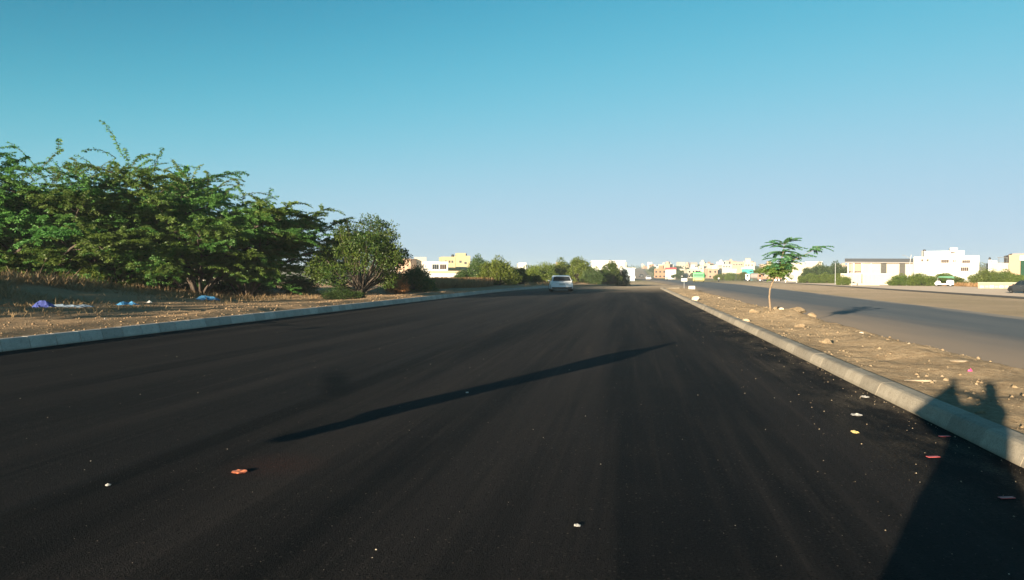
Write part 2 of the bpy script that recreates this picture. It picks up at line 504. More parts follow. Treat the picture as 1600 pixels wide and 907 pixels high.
M_REDW = wallmat('red_paint', (0.4, 0.05, 0.06), 0.15)
M_TAN = wallmat('tan_roof', (0.52, 0.42, 0.28), 0.3)
M_GREYD = simple('grey_shutter', (0.09, 0.088, 0.08), 0.9, 0.1, 2.0, spec=0.1)
M_GREEND = simple('green_shutter', (0.02, 0.06, 0.036), 0.9, 0.1, 2.0, spec=0.05)
M_GLASS = simple('dark_pane', (0.02, 0.026, 0.032), 0.06, 0.1, 2.0, spec=0.3)
M_BROWNP = simple('brown_window', (0.06, 0.038, 0.03), 0.9, 0.2, 3.0, spec=0.05)
M_METAL = simple('grey_steel', (0.3, 0.31, 0.32), 0.5, 0.1, 4.0, metal=0.6)
M_DKMETAL = simple('dark_steel', (0.06, 0.065, 0.07), 0.55, 0.15, 4.0, metal=0.3)
M_TANK = simple('black_tank', (0.015, 0.015, 0.016), 0.5, 0.1, 2.0)
M_TYRE = simple('tyre_rubber', (0.014, 0.014, 0.014), 0.85, 0.2, 9.0)
M_RIM = simple('wheel_rim', (0.45, 0.45, 0.46), 0.35, 0.05, 4.0, metal=0.8)
M_SILVER = simple('silver_car_paint', (0.74, 0.77, 0.81), 0.3, 0.05, 1.0, metal=0.2)
M_CARW = simple('white_car_paint', (0.78, 0.78, 0.77), 0.3, 0.04, 1.0)
M_BLACKP = simple('black_plastic', (0.02, 0.02, 0.021), 0.6, 0.1, 5.0)
M_TAIL = simple('tail_light_red', (0.22, 0.02, 0.02), 0.2, 0.1, 3.0)
M_PLATE = simple('number_plate', (0.55, 0.55, 0.52), 0.5, 0.05, 6.0)
M_BUSG = simple('bus_green', (0.06, 0.62, 0.13), 0.4, 0.06, 1.0)
M_BUSY = simple('bus_yellow', (0.75, 0.68, 0.12), 0.4, 0.06, 1.0)
M_RICKG = simple('canopy_green', (0.03, 0.16, 0.08), 0.6, 0.15, 3.0)
M_TRUCKB = simple('rusty_truck_paint', (0.3, 0.13, 0.08), 0.6, 0.25, 2.0, dirt=(0.3, 0.22, 0.15))
M_BLUEBAG = simple('blue_plastic', (0.07, 0.24, 0.45), 0.35, 0.15, 7.0)
M_PALEBAG = simple('pale_blue_plastic', (0.2, 0.26, 0.33), 0.4, 0.35, 7.0)
M_PURPLEBAG = simple('violet_blue_plastic', (0.07, 0.09, 0.3), 0.35, 0.2, 7.0)
M_ORANGE = simple('orange_wrapper', (0.62, 0.2, 0.1), 0.4, 0.3, 30.0)
M_PAPER = simple('white_paper', (0.5, 0.48, 0.45), 0.7, 0.08, 20.0)
M_YELPAPER = simple('yellow_paper', (0.75, 0.6, 0.25), 0.6, 0.12, 20.0)
M_PINKP = simple('pink_plastic', (0.75, 0.08, 0.28), 0.4, 0.1, 20.0)
M_REDP = simple('red_strip', (0.5, 0.1, 0.1), 0.5, 0.15, 20.0)
M_CLOTH = simple('dark_cloth', (0.05, 0.06, 0.09), 0.9, 0.2, 10.0)
M_SHIRT = simple('checked_shirt', (0.25, 0.3, 0.38), 0.9, 0.2, 12.0)
M_SKIN = simple('skin', (0.32, 0.19, 0.12), 0.55, 0.08, 10.0)
M_HAIR = simple('black_hair', (0.012, 0.011, 0.01), 0.7, 0.2, 30.0)
M_CASTER = simple('faded_red_cloth', (0.35, 0.07, 0.05), 0.9, 0.15, 6.0)

# ------------------------------------------------------------------ terrain
HZ = -0.46                                    # level of the highway, lower than the new road

def gz(x, y):
    d = np.hypot(np.asarray(x, float), np.asarray(y, float))
    r = 13.0 * sstep(420, 1150, d) * (np.asarray(y, float) > -200)
    r = r + sstep(420, 1150, d) * 3.0 * (vnoise(np.asarray(x) / 140.0, np.asarray(y) / 140.0, 5) - 0.5)
    return -0.52 + r

def hx(y):
    """sideways shift of the highway where it bends far ahead"""
    return -13.0 * sstep(130, 620, y)

def left_edge(y):
    return -13.1 + 0.0018 * np.clip(np.asarray(y, float) - 60, 0, None) ** 2

def vz(x, y):
    """surface of the left verge"""
    x = np.asarray(x, float); y = np.asarray(y, float)
    e = left_edge(y) - 0.2 - x                 # metres left of the kerb
    z = 0.19 + 0.10 * fbm(x / 1.6, y / 1.6, 3) * sstep(0, 2, e) + 0.05 * fbm(x / 0.35, y / 0.35, 8, 3) * sstep(0, 0.6, e)
    z = z + 0.16 * sstep(0.2, 1.2, e) * (1 - sstep(1.2, 3.0, e)) * (0.5 + vnoise(x, y / 2.2, 4))
    mx, my = P(10, 34)
    z = z + 1.15 * np.exp(-((x - mx) ** 2 / 34.0 + (y - my) ** 2 / 60.0))
    z = z + 0.35 * fbm(x / 6.0, y / 6.0, 21) * sstep(3, 8, e)
    out = np.maximum(np.maximum(sstep(58, 75, -x), sstep(118, 150, y)), sstep(2, 12, -y - 12))
    return z * (1 - out) + (-0.62) * out

def grid_mesh(name, xs, ys, zf, keep=None, smooth=True):
    X, Y = np.meshgrid(xs, ys)
    V = np.stack([X, Y, zf(X, Y)], -1).reshape(-1, 3)
    nx, ny = len(xs), len(ys)
    i = np.arange((ny - 1) * (nx - 1)); r, c = i // (nx - 1), i % (nx - 1)
    a = r * nx + c
    Q = np.stack([a, a + 1, a + nx + 1, a + nx], 1)
    return mesh_np(name, V, [Q], smooth)

def seq(*parts):
    return np.unique(np.concatenate([np.arange(a, b, s) for a, b, s in parts]))

gx = seq((-6000, -600, 450), (-600, -80, 40), (-80, 120, 10), (120, 600, 40), (600, 6001, 450))
gy = seq((-600, -80, 60), (-80, 420, 10), (420, 1300, 20), (1300, 7001, 380))
ground = link('ground', grid_mesh('ground', gx, gy, gz), M_GROUND)
tag(ground, 'dry brown ground stretching from the roadsides to the horizon', kind='structure')

# the new road: one sheet that narrows and runs down into the highway at its far end
def road_right(y):
    return 3.22 + 6.0 * sstep(92, 101, y)
ys = seq((-40, 0, 4), (0, 160, 2))
us = np.linspace(0, 1, 25)
RV = []
for y in ys:
    l = float(left_edge(y)) - 0.05; r = float(road_right(y))
    if y > 120: l = min(l, 9.0)
    for u in us:
        x = l + (r - l) * u
        z = -0.44 * float(sstep(92, 152, y))
        z = min(z, -0.43 * float(sstep(3.3, 9.0, x)) if y > 90 else 0.0)
        RV.append((x, y, z))
n = len(us)
RQ = [(j * n + i, j * n + i + 1, (j + 1) * n + i + 1, (j + 1) * n + i) for j in range(len(ys) - 1) for i in range(n - 1)]
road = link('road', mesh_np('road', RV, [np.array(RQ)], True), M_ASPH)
tag(road, 'freshly laid black asphalt road', kind='structure')

# the highway beyond the median
ys = seq((-60, 130, 5), (130, 1250, 8))
HV = []
for y in ys:
    s = float(hx(y)); k = 1.0
    for x in np.linspace(8.2, 17.4 + 0.041 * max(0.0, min(float(y), 190.0)), 9):
        xx = x + s
        HV.append((xx, y, float(gz(xx, y)) + 0.06 + 0.1 * float(sstep(300, 500, y))))
HQ = [(j * 9 + i, j * 9 + i + 1, (j + 1) * 9 + i + 1, (j + 1) * 9 + i) for j in range(len(ys) - 1) for i in range(8)]
hwy = link('highway', mesh_np('highway', HV, [np.array(HQ)], True), M_HWY)
tag(hwy, 'worn blue grey highway beyond the median, running to the horizon', kind='structure')

ys = seq((-60, 520, 10))
def strip(name, x0, x1, dz, m, label):
    V = []
    for y in ys:
        for x in (x0 + 0.052 * max(y, 0), x1 + 0.052 * max(y, 0)):
            xs_ = x + float(hx(y))
            V.append((xs_, y, float(gz(xs_, y)) + dz))
    Q = [(2 * j, 2 * j + 1, 2 * j + 3, 2 * j + 2) for j in range(len(ys) - 1)]
    return tag(link(name, mesh_np(name, V, [np.array(Q)], True), m), label, kind='structure')
strip('dark_strip', 31.0, 33.6, 0.03, M_DKSTRIP, 'flat dark strip along the far carriageway')  # flat dark brown strip laid just above the ground
strip('far_carriageway', 33.6, 54.0, 0.045, M_OPP, 'dusty grey carriageway on the far side of the highway')

# verge on the left
vx = -13.25 - np.concatenate([[-0.04], np.arange(0, 6, 0.22), np.arange(6, 20, 0.45), np.arange(20, 62.1, 1.4)])
vy = np.concatenate([np.arange(-25, 6, 1.0), np.arange(6, 60, 0.35), np.arange(60, 156, 1.2)])
VX, VY = np.meshgrid(vx, vy)
VX = VX + (left_edge(VY) + 13.1)
VZ = vz(VX, VY); VZ[:, 0] = -0.75; VZ[:, 1] = np.minimum(VZ[:, 1], 0.2)
V = np.stack([VX, VY, VZ], -1).reshape(-1, 3)
nx = len(vx); i = np.arange((len(vy) - 1) * (nx - 1)); a = (i // (nx - 1)) * nx + i % (nx - 1)
verge = link('verge', mesh_np('verge', V, [np.stack([a, a + nx, a + nx + 1, a + 1], 1)], True), M_VERGE)
tag(verge, 'bare brown earth verge between the left kerb and the thicket', kind='structure')

# median between the new road and the highway
TX, TY = P(1205, 25.7)
def medz(x, y):
    x = np.asarray(x, float); y = np.asarray(y, float)
    e = x - 3.42
    z = 0.13 + 0.16 * fbm(x / 1.3, y / 1.3, 31) * sstep(0, 1, e) + 0.13 * fbm(x / 0.42, y / 0.42, 37, 3) * sstep(0, 0.5, e)
    hp = np.exp(-((x - TX - 0.35) ** 2 / 1.0 + (y - TY) ** 2 / 2.2))
    z = z + hp * (0.12 + 0.5 * np.abs(fbm(x / 0.7, y / 0.7, 51, 3)) )
    z = z + 0.03 * sstep(0.3, 2.4, e)
    z = z + 0.1 * np.exp(-((x - TX) ** 2 / 1.1 + (y - TY - 0.3) ** 2 / 1.4))
    z = z - 0.09 * np.exp(-((x - 4.6) ** 2 / 0.8 + (y - 16) ** 2 / 20))
    nose = sstep(80, 95, y)
    z = z * (1 - 0.75 * nose)
    dn = sstep(5.5, 8.5, x + 0.8 * fbm(x / 1.5, y / 1.5, 41))
    return z * (1 - dn) + (HZ - 0.06) * dn
mx_ = np.concatenate([np.arange(3.36, 9.3, 0.16)])
my_ = np.concatenate([np.arange(-12, 2, 0.6), np.arange(2, 34, 0.16), np.arange(34, 95.6, 0.5)])
MX, MY = np.meshgrid(mx_, my_)
sq = 1 - 0.45 * sstep(88, 95.5, MY) ** 2
MXs = np.where(MX < 9, 3.36 + (MX - 3.36), MX)
Z = medz(MXs, MY)
MXs = MXs + (MXs < 6.4) * 0
fold = sstep(91, 95.5, MY)
Z = Z - 0.25 * fold
V = np.stack([MXs, MY, Z], -1).reshape(-1, 3)
nx = len(mx_); i = np.arange((len(my_) - 1) * (nx - 1)); a = (i // (nx - 1)) * nx + i % (nx - 1)
median = link('median', mesh_np('median', V, [np.stack([a, a + 1, a + nx + 1, a + nx], 1)], True), M_MED)
tag(median, 'raised median of loose tan earth and rubble', kind='structure')

# ------------------------------------------------------------------ kerbs
def kerb_rings(L, side, hh=1.0):
    """side = -1: the battered face looks to -x"""
    prof = [(-0.16, -0.12), (-0.155, 0.015), (-0.105, 0.135), (-0.085, 0.16), (-0.05, 0.172), (0.09, 0.175), (0.125, 0.165), (0.135, 0.14), (0.14, -0.12)]
    rings = []
    for y, k in ((0, 0.998), (0.004, 1.0), (L - 0.004, 1.0), (L, 0.998)):
        rings.append([(-side * x * k, y, (0.02 + (z - 0.02) * k) * (hh if z > 0 else 1.0)) for x, z in prof])
    return rings
KL = 0.75
stone_l = MB().loft(kerb_rings(KL - 0.02, 1, 1.5)).mesh('kerb_stone')
stone_r = MB().loft(kerb_rings(KL - 0.002, -1)).mesh('kerb_stone')
rnd = random.Random(4)
def kerb(name, label, xf, y0, ysplit, y1, me, side):
    root = bpy.data.objects.new(name, None); COL.objects.link(root)
    tag(root, label, kind='structure')
    y = y0
    while y < ysplit:
        o = link('kerb_stone', me, M_KERB if side < 0 else M_KERBL, root, (xf(y) + rnd.uniform(-0.003, 0.003), y, rnd.uniform(-0.002, 0.001)), rnd.uniform(-0.004, 0.004))
        y += KL
    mb = MB()
    while y < y1:
        a = math.atan2(xf(y + KL) - xf(y), KL)
        dx, dz = xf(y) + rnd.uniform(-0.01, 0.01), rnd.uniform(-0.01, 0.006)
        mb.loft([[(p[0] * math.cos(a) + p[1] * math.sin(a) + dx, p[1] * math.cos(a) - p[0] * math.sin(a) + y, p[2] + dz) for p in r] for r in kerb_rings(KL - 0.002, side, 1.5 if side > 0 else 1.0)])
        y += KL
    return root, mb
kl, mb = kerb('kerb', 'low concrete kerb along the left edge of the new road', lambda y: float(left_edge(y)) - 0.14, 6.0, 56, 100, stone_l, 1)
tag(mb.build('distant_kerb_stones', M_KERBL, kl), kind='stuff')
kr, mb = kerb('median_kerb', 'broad concrete kerb along the earth median', lambda y: 3.36, -3.0, 36, 91, stone_r, -1)
for k in range(9):                             # round the nose of the median
    a0, a1 = k * 0.2, k * 0.2 + 0.19
    cx, cy, R = 5.2, 91.0, 1.84
    rr = []
    for a in (a0, a1):
        rr.append([(cx - (R - p[0]) * math.cos(a), cy + (R - p[0]) * math.sin(a), p[2] - 0.06) for p in kerb_rings(1, -1)[1]])
    mb.loft(rr)
tag(mb.build('distant_kerb_stones', M_KERB, kr), kind='stuff')

# ------------------------------------------------------------------ rocks, rubble and gravel
def rock_mesh(seed, n=3, flat=0.6):
    bm = bmesh.new(); bmesh.ops.create_icosphere(bm, subdivisions=n, radius=1.0)
    r = random.Random(seed)
    dirs = [(Vector((r.gauss(0, 1), r.gauss(0, 1), r.gauss(0, 1))).normalized(), r.uniform(0.45, 0.85)) for _ in range(12)]
    for v in bm.verts:
        p = v.co.copy()
        for d, c in dirs:
            k = p.dot(d)
            if k > c: p -= d * (k - c) * 0.95
        q = 1 + 0.3 * float(fbm(p.x * 2.2 + p.z * 1.3 + seed * 9, p.y * 2.2 - p.z * 1.7, seed)) + 0.12 * float(fbm(p.x * 7 + p.z * 4, p.y * 7 - p.z * 5, seed + 3, 2))
        v.co = Vector((p.x, p.y, p.z * flat)) * q
    me = bpy.data.meshes.new('rock'); bm.to_mesh(me); bm.free()
    return me
ROCKS = [rock_mesh(i, 3, 0.55 + 0.12 * (i % 3)) for i in range(5)]

def scatter(name, label, pts, sizes, m, seed, parent=None):
    """thousands of small angular stones as one mesh"""
    rng = np.random.default_rng(seed)
    base = np.array([(1, 0, 0), (-0.9, 0.2, 0), (0.1, 1, 0.1), (0, -1, 0), (0.1, 0.1, 0.8), (0, 0, -0.6)], float)
    tri = np.array([(0, 2, 4), (2, 1, 4), (1, 3, 4), (3, 0, 4), (2, 0, 5), (1, 2, 5), (3, 1, 5), (0, 3, 5)])
    n = len(pts)
    V = base[None] * (1 + rng.normal(0, 0.22, (n, 6, 3)))
    a = rng.uniform(0, 6.28, n); c, s = np.cos(a)[:, None], np.sin(a)[:, None]
    V = np.stack([V[..., 0] * c - V[..., 1] * s, V[..., 0] * s + V[..., 1] * c, V[..., 2]], -1) * np.asarray(sizes)[:, None, None] + np.asarray(pts)[:, None]
    Fc = tri[None] + (np.arange(n) * 6)[:, None, None]
    o = link(name, mesh_np(name, V.reshape(-1, 3), [Fc.reshape(-1, 3)]), m, parent)
    return tag(o, label, kind='stuff')
rng = np.random.default_rng(11)
n = 16000
gy_ = 2.5 + 60 * rng.random(n) ** 1.6; gx_ = rng.uniform(3.5, 8.4, n)
ok = fbm(gx_ / 0.9, gy_ / 1.1, 61) + 0.12 * rng.normal(0, 1, n) > 0.02
gx_, gy_ = gx_[ok], gy_[ok]; n = len(gx_)
sz = 0.004 + 0.04 * rng.random(n) ** 9 + 0.0003 * gy_
scatter('gravel', 'loose stones and clods strewn over the median earth', np.stack([gx_, gy_, medz(gx_, gy_) + sz * 0.05], 1), sz, M_MED, 2)
n = 7000
gy_ = 8 + 60 * rng.random(n) ** 1.3; e_ = 0.3 + 9 * rng.random(n) ** 1.5; gx_ = left_edge(gy_) - 0.2 - e_
sz = 0.010 + 0.04 * rng.random(n) ** 6 + 0.0002 * gy_
scatter('gravel', 'loose stones and clods strewn over the left verge', np.stack([gx_, gy_, vz(gx_, gy_) + sz * 0.2], 1), sz, M_VERGE, 3)
n = 800
gy_ = 3 + 30 * rng.random(n) ** 1.4; gx_ = 3.15 - 1.8 * rng.random(n) ** 3.2
sz = 0.002 + 0.008 * rng.random(n) ** 5
scatter('gravel', 'fine chips of soil and stone along the foot of the median kerb', np.stack([gx_, gy_, sz * 0.3], 1), sz, M_ROCK, 4)
n = 500
gy_ = 2.6 + 25 * rng.random(n) ** 1.5; gx_ = rng.uniform(-12.5, 2.4, n)
sz = 0.002 + 0.005 * rng.random(n) ** 4
scatter('gravel', 'stray pale stone chips on the black asphalt', np.stack([gx_, gy_, sz * 0.3], 1), sz, M_PALEROCK, 5)

def rock(px, py, size, label, m=M_ROCK, zf=None, k=0, rz=0.0, group=None, zb=0.2):
    zf = zf or medz
    x, y = G(px, py, zb); z = float(zf(x, y))
    x, y = G(px, py, z); z = float(zf(x, y))
    o = link('rock', ROCKS[k % 5], None, None, (x, y, z + size * 0.22), rz)
    o.scale = (size * 1.15, size * 0.9, size)
    if not ROCKS[k % 5].materials: ROCKS[k % 5].materials.append(M_ROCK)
    o.material_slots[0].link = 'OBJECT'; o.material_slots[0].material = m
    return tag(o, label, 'rock', group)
rock(1291, 536, 0.15, 'broad tan rock on the median, largest one before the sapling', M_MED, k=0)
rock(1346, 521, 0.055, 'small round stone alone on the median near the highway edge', M_PALEROCK, k=1)
rock(1088, 470, 0.26, 'white rounded boulder just behind the median kerb far ahead', M_PALEROCK, k=2)
rock(1124, 466, 0.10, 'small white stone near the highway side of the distant median', M_PALEROCK, k=3)
rock(1248, 513, 0.15, 'rough brown clod below the rubble heap of the sapling', M_MED, k=4)
rock(1166, 503, 0.11, 'pale flat stone by the kerb left of the sapling', M_ROCK, k=1)
rock(1440, 596, 0.08, 'long flat pale slab lying on the median earth', M_ROCK, k=3).scale = (0.24, 0.06, 0.03)
rock(1500, 565, 0.06, 'thin pale stone slab near the highway side of the near median', M_ROCK, k=2).scale = (0.18, 0.07, 0.03)
rock(1420, 539, 0.04, 'small whitish stone at the edge of the highway', M_ROCK, k=0)
# the heap of broken slabs and clods round the foot of the sapling
for (px, py, s, lb, k, rz) in ((1246, 493, 0.5, 'long broken slab of caked earth right of the sapling', 0, 0.5), (1213, 493, 0.22, 'cracked block of earth at the foot of the sapling', 2, 1.0),
                           (1268, 497, 0.22, 'dark edged clod at the right end of the rubble heap', 3, 2.0), (1180, 485, 0.2, 'dark clod left of the sapling trunk', 4, 3.0),
                           (1221, 488, 0.09, 'whitish stone just right of the sapling trunk', 1, 0.2), (1248, 487, 0.2, 'brown lump on top of the rubble heap behind the slab', 4, 1.4)):
    r_ = rock(px, py, s, lb, M_PALEROCK if 'whitish' in lb else M_MED, k=k, zb=0.35, rz=rz)
    if s == 0.5: r_.scale = (0.5, 0.3, 0.22)

# ------------------------------------------------------------------ vegetation
def rot_to(az, el):
    return np.array([math.cos(el) * math.sin(az), math.cos(el) * math.cos(az), math.sin(el)])

def tubes_mesh(name, lines, n=5):
    mb = MB()
    for pts, rads in lines:
        mb.tube([tuple(p) for p in pts], list(rads), n)
    return mb.mesh(name, smooth=True)

def leaf_quads(C, D, U, L, W):
    """quads with centre line from C along D (length L), half width W along U"""
    D = D / np.linalg.norm(D, axis=1, keepdims=True)
    side = np.cross(D, U); side /= np.linalg.norm(side, axis=1, keepdims=True) + 1e-9
    L = L[:, None]; W = W[:, None]
    V = np.stack([C, C + D * L * 0.5 + side * W, C + D * L, C + D * L * 0.5 - side * W], 1)
    n = len(C)
    Q = np.arange(n * 4).reshape(n, 4)
    return V.reshape(-1, 3), Q

def curve(p, az, el, L, n, droop, rg, wig=0.12):
    pts = [np.array(p, float)]
    for k in range(n):
        az += rg.normal(0, wig); e = el - droop * (k / n) ** 1.3
        pts.append(pts[-1] + rot_to(az, e) * L / n)
    return np.array(pts), az

def feathery_tree(seed, H, R, stems, subs, twigs, dens, leafL=0.15, whips=10, low=0.2, lean=0.0):
    """thorn tree: several stems arching outwards, layered sprays of fine leaves"""
    rg = np.random.default_rng(seed)
    lines, LC, LD = [], [], []
    def leaves(pts, density, L0=0.0):
        seg = np.diff(pts, axis=0); ln = np.linalg.norm(seg, axis=1)
        n = max(3, int(ln.sum() * density))
        t = rg.uniform(L0, 1, n) * (len(seg) - 1e-6); i = t.astype(int); f = (t - i)[:, None]
        c = pts[i] + seg[i] * f
        tg = seg[i] / (ln[i][:, None] + 1e-9)
        sd = np.cross(tg, [0, 0, 1.0]); sd /= np.linalg.norm(sd, axis=1, keepdims=True) + 1e-6
        d = sd * rg.choice([-1, 1], n)[:, None] + tg * rg.uniform(0.0, 0.8, n)[:, None] + np.array([0, 0, -0.35]) + rg.normal(0, 0.28, (n, 3))
        LC.append(c + rg.normal(0, 0.03, (n, 3))); LD.append(d)
    for s in range(stems):
        az0 = 2 * math.pi * s / stems + rg.normal(0, 0.3)
        el0 = rad(rg.uniform(42, 72)) if s > 1 else rad(74)
        L = H * rg.uniform(0.9, 1.1) / max(0.6, math.sin(el0) * 0.85) * 0.82
        L = min(L, H * 1.25) * (0.86 if s < 2 else 1.0)
        pts, az = curve((rg.normal(0, 0.18), rg.normal(0, 0.18), -0.1), az0, el0, L, 9, rad(rg.uniform(35, 70)), rg, 0.10)
        r0 = rg.uniform(0.07, 0.12) * H / 7
        lines.append((pts, np.linspace(r0, 0.018, len(pts))))
        for b in np.linspace(low, 1.0, subs):
            t = b * (len(pts) - 1.001); i = int(t); p = pts[i] + (pts[i + 1] - pts[i]) * (t - i)
            sg = rg.choice([-1, 1])
            baz = az0 + sg * rg.uniform(0.2, 1.5); bel = rad(rg.uniform(-6, 34) + 12 * b)
            bl = R * rg.uniform(0.42, 0.75) * (1.05 - 0.45 * b)
            bp, baz2 = curve(p, baz, bel, bl, 6, rad(rg.uniform(22, 48)), rg, 0.12)
            bp[:, 2] = np.maximum(bp[:, 2], 0.25)
            lines.append((bp, np.linspace(0.032, 0.008, len(bp))))
            leaves(bp, dens * 0.6, 0.35)
            for q in np.linspace(0.15, 1, twigs):
                tt = q * (len(bp) - 1.001); j = int(tt); pp = bp[j] + (bp[j + 1] - bp[j]) * (tt - j)
                taz = baz + rg.choice([-1, 1]) * rg.uniform(0.3, 1.35)
                tp, _ = curve(pp, taz, rad(rg.uniform(-12, 26)), rg.uniform(0.45, 1.15), 4, rad(rg.uniform(10, 45)), rg, 0.15)
                leaves(tp, dens)
    for w in range(whips):
        az = rg.uniform(0, 6.28); rr = R * rg.uniform(0.05, 0.55)
        p = (rr * math.sin(az), rr * math.cos(az), H * rg.uniform(0.78, 0.93))
        wp, _ = curve(p, az + rg.normal(0, 0.5), rad(rg.uniform(15, 60)), rg.uniform(1.2, 2.3), 7, rad(rg.uniform(30, 75)), rg, 0.18)
        lines.append((wp, np.linspace(0.016, 0.006, len(wp))))
        leaves(wp, dens * 0.55)
    C = np.concatenate(LC); D = np.concatenate(LD); n = len(C)
    U = np.array([0, 0, 0.5]) + rg.normal(0, 0.8, (n, 3))
    V, Q = leaf_quads(C, D, U, leafL * rg.uniform(0.6, 1.3, n), leafL * 0.2 * rg.uniform(0.7, 1.4, n))
    V[:, 2] = np.maximum(V[:, 2], 0.03)
    return tubes_mesh('trunk', lines), mesh_np('crown', V, [Q])

def clump_plant(seed, H, R, lobes, per, leaf, trunk=0.0, spread=0.42, flatten=0.75, lo=0.42):
    """rounded bush or broad crown: many leaf clumps on forked branches"""
    rg = np.random.default_rng(seed)
    lines, Cs, Ds = [], [], []
    base = trunk
    for k in range(lobes):
        u = rg.normal(0, 1, 3); u /= np.linalg.norm(u); u[2] = abs(u[2]) if rg.random() < 0.75 else u[2] * 0.6
        q = rg.uniform(0.45, 1.0) ** 0.6
        c = np.array([u[0] * R * q * 0.78, u[1] * R * q * 0.78, base + (H - base) * (lo + (0.86 - lo) * u[2] * q)])
        rr = R * spread * rg.uniform(0.55, 1.15)
        nn = int(per * (rr / (R * spread)) ** 2)
        d = rg.normal(0, 1, (nn, 3)); d /= np.linalg.norm(d, axis=1, keepdims=True)
        lump = 1 + 0.22 * np.sin(d[:, 0] * 5 + k) * np.cos(d[:, 1] * 4 + k * 2) + 0.15 * np.sin(d[:, 2] * 7 + k)
        rad_ = rr * (rg.uniform(0.25, 1, nn) ** 0.45) * lump
        pts = c + d * rad_[:, None] * np.array([1, 1, flatten])
        Cs.append(pts); Ds.append(d + rg.normal(0, 0.8, (nn, 3)) + np.array([0, 0, -0.1]))
        root = np.array([rg.normal(0, 0.05) * R, rg.normal(0, 0.05) * R, 0.0])
        mid = root * 0.4 + c * 0.6; mid[2] = max(base * 0.75, c[2] * 0.55); fork = np.array([root[0] * 0.5, root[1] * 0.5, max(base * 0.7, 0.05)])
        r0 = 0.02 * H
        lines.append((np.array([root, fork, mid, c, c + (c - mid) * 0.35]), np.array([r0, r0 * 0.8, r0 * 0.35, r0 * 0.16, 0.006])))
    C = np.concatenate(Cs); D = np.concatenate(Ds)
    keep = C[:, 2] > 0.05
    C, D = C[keep], D[keep]
    n = len(C)
    V, Q = leaf_quads(C, D, rg.normal(0, 1, (n, 3)), leaf * rg.uniform(0.6, 1.4, n), leaf * 0.32 * rg.uniform(0.7, 1.3, n))
    return tubes_mesh('trunk', lines), mesh_np('crown', V, [Q])

def plant(name, label, cat, meshes, loc, rz, sc, leafm, bark=M_BARK, group=None):
    r = thing(name, label, cat, loc, rz, group)
    r.scale = sc if hasattr(sc, '__len__') else (sc,) * 3
    t = link('trunk', meshes[0], bark, r)
    c = link('crown', meshes[1], leafm, r)
    if meshes[1].materials[0] is not leafm:
        c.material_slots[0].link = 'OBJECT'; c.material_slots[0].material = leafm
    return r

AC = [feathery_tree(1, 8.2, 5.2, 11, 15, 10, 125, 0.125, whips=18), feathery_tree(2, 7.4, 5.4, 11, 15, 10, 125, 0.125, whips=22),
      feathery_tree(3, 6.6, 5.0, 11, 15, 10, 125, 0.125, whips=20)]
G1 = 'thorn trees of the thicket along the left verge'
def acacia(px, d, k, s, rz, label, m=M_ACACIA, sz=1.0):
    x, y = P(px, d)
    return plant('thorn_tree', label, 'tree', AC[k], (x, y, float(vz(x, y)) - 0.1), rz, (s, s, s * sz), m, group=G1)
acacia(-60, 42, 0, 1.05, 0.3, 'tall feathery thorn tree cut by the left edge of the photo')
acacia(76, 44, 0, 1.03, 2.2, 'tallest yellow green thorn tree with bare whips above its crown, near the left edge', M_ACACIA_Y)
acacia(186, 45, 1, 1.2, 4.0, 'thorn tree right of the tallest one, its layered sprays over the blue rubbish')
acacia(312, 46, 1, 1.08, 0.9, 'thorn tree with forked dark trunks behind the blue plastic sheet', M_ACACIA_Y)
acacia(386, 48.5, 2, 1.04, 5.2, 'thorn tree at the right end of the thicket, sprays arching over the verge')
acacia(248, 47.5, 2, 1.18, 3.9, 'thorn tree filling the gap between the middle trees of the front row')
acacia(132, 47, 1, 1.16, 2.9, 'thorn tree close behind the right side of the tallest one')
acacia(140, 53, 0, 1.1, 1.4, 'thorn tree in the back row of the thicket behind the tallest one')
acacia(255, 54, 1, 0.98, 3.1, 'thorn tree in the back row of the thicket, behind the middle trees')
acacia(20, 55, 0, 1.14, 5.6, 'thorn tree in the back row of the thicket at the left edge')
# more of the same thicket continues along the verge beside and behind the photographer
for (x, y, k, s, rz) in ((-33, 2, 1, 0.5, 1.0), (-27.5, 11, 0, 0.55, 2.7), (-32, 16, 2, 0.66, 4.4), (-37, 11, 0, 0.6, 0.2), (-45, 20, 1, 0.7, 5.1)):
    plant('thorn_tree', 'thorn tree of the same thicket further back along the left verge', 'tree', AC[k], (x, y, float(vz(x, y)) - 0.1), rz, s, M_ACACIA, group=G1)

NE = clump_plant(17, 6.3, 4.4, 40, 900, 0.14, trunk=0.9, spread=0.23, lo=0.3)
x, y = P(563, 45.5)
plant('broad_tree', 'round broad-leaved tree with yellow green crown right of the thicket', 'tree', NE, (x, y, 0), 0.6, (0.84, 0.84, 0.9), M_NEEM)
x, y = P(530, 70)
plant('broad_tree', 'lower broad-leaved tree tucked between thicket and round tree', 'tree', NE, (x, y, 0), 2.6, (0.8, 0.8, 0.8), M_BUSH_D)

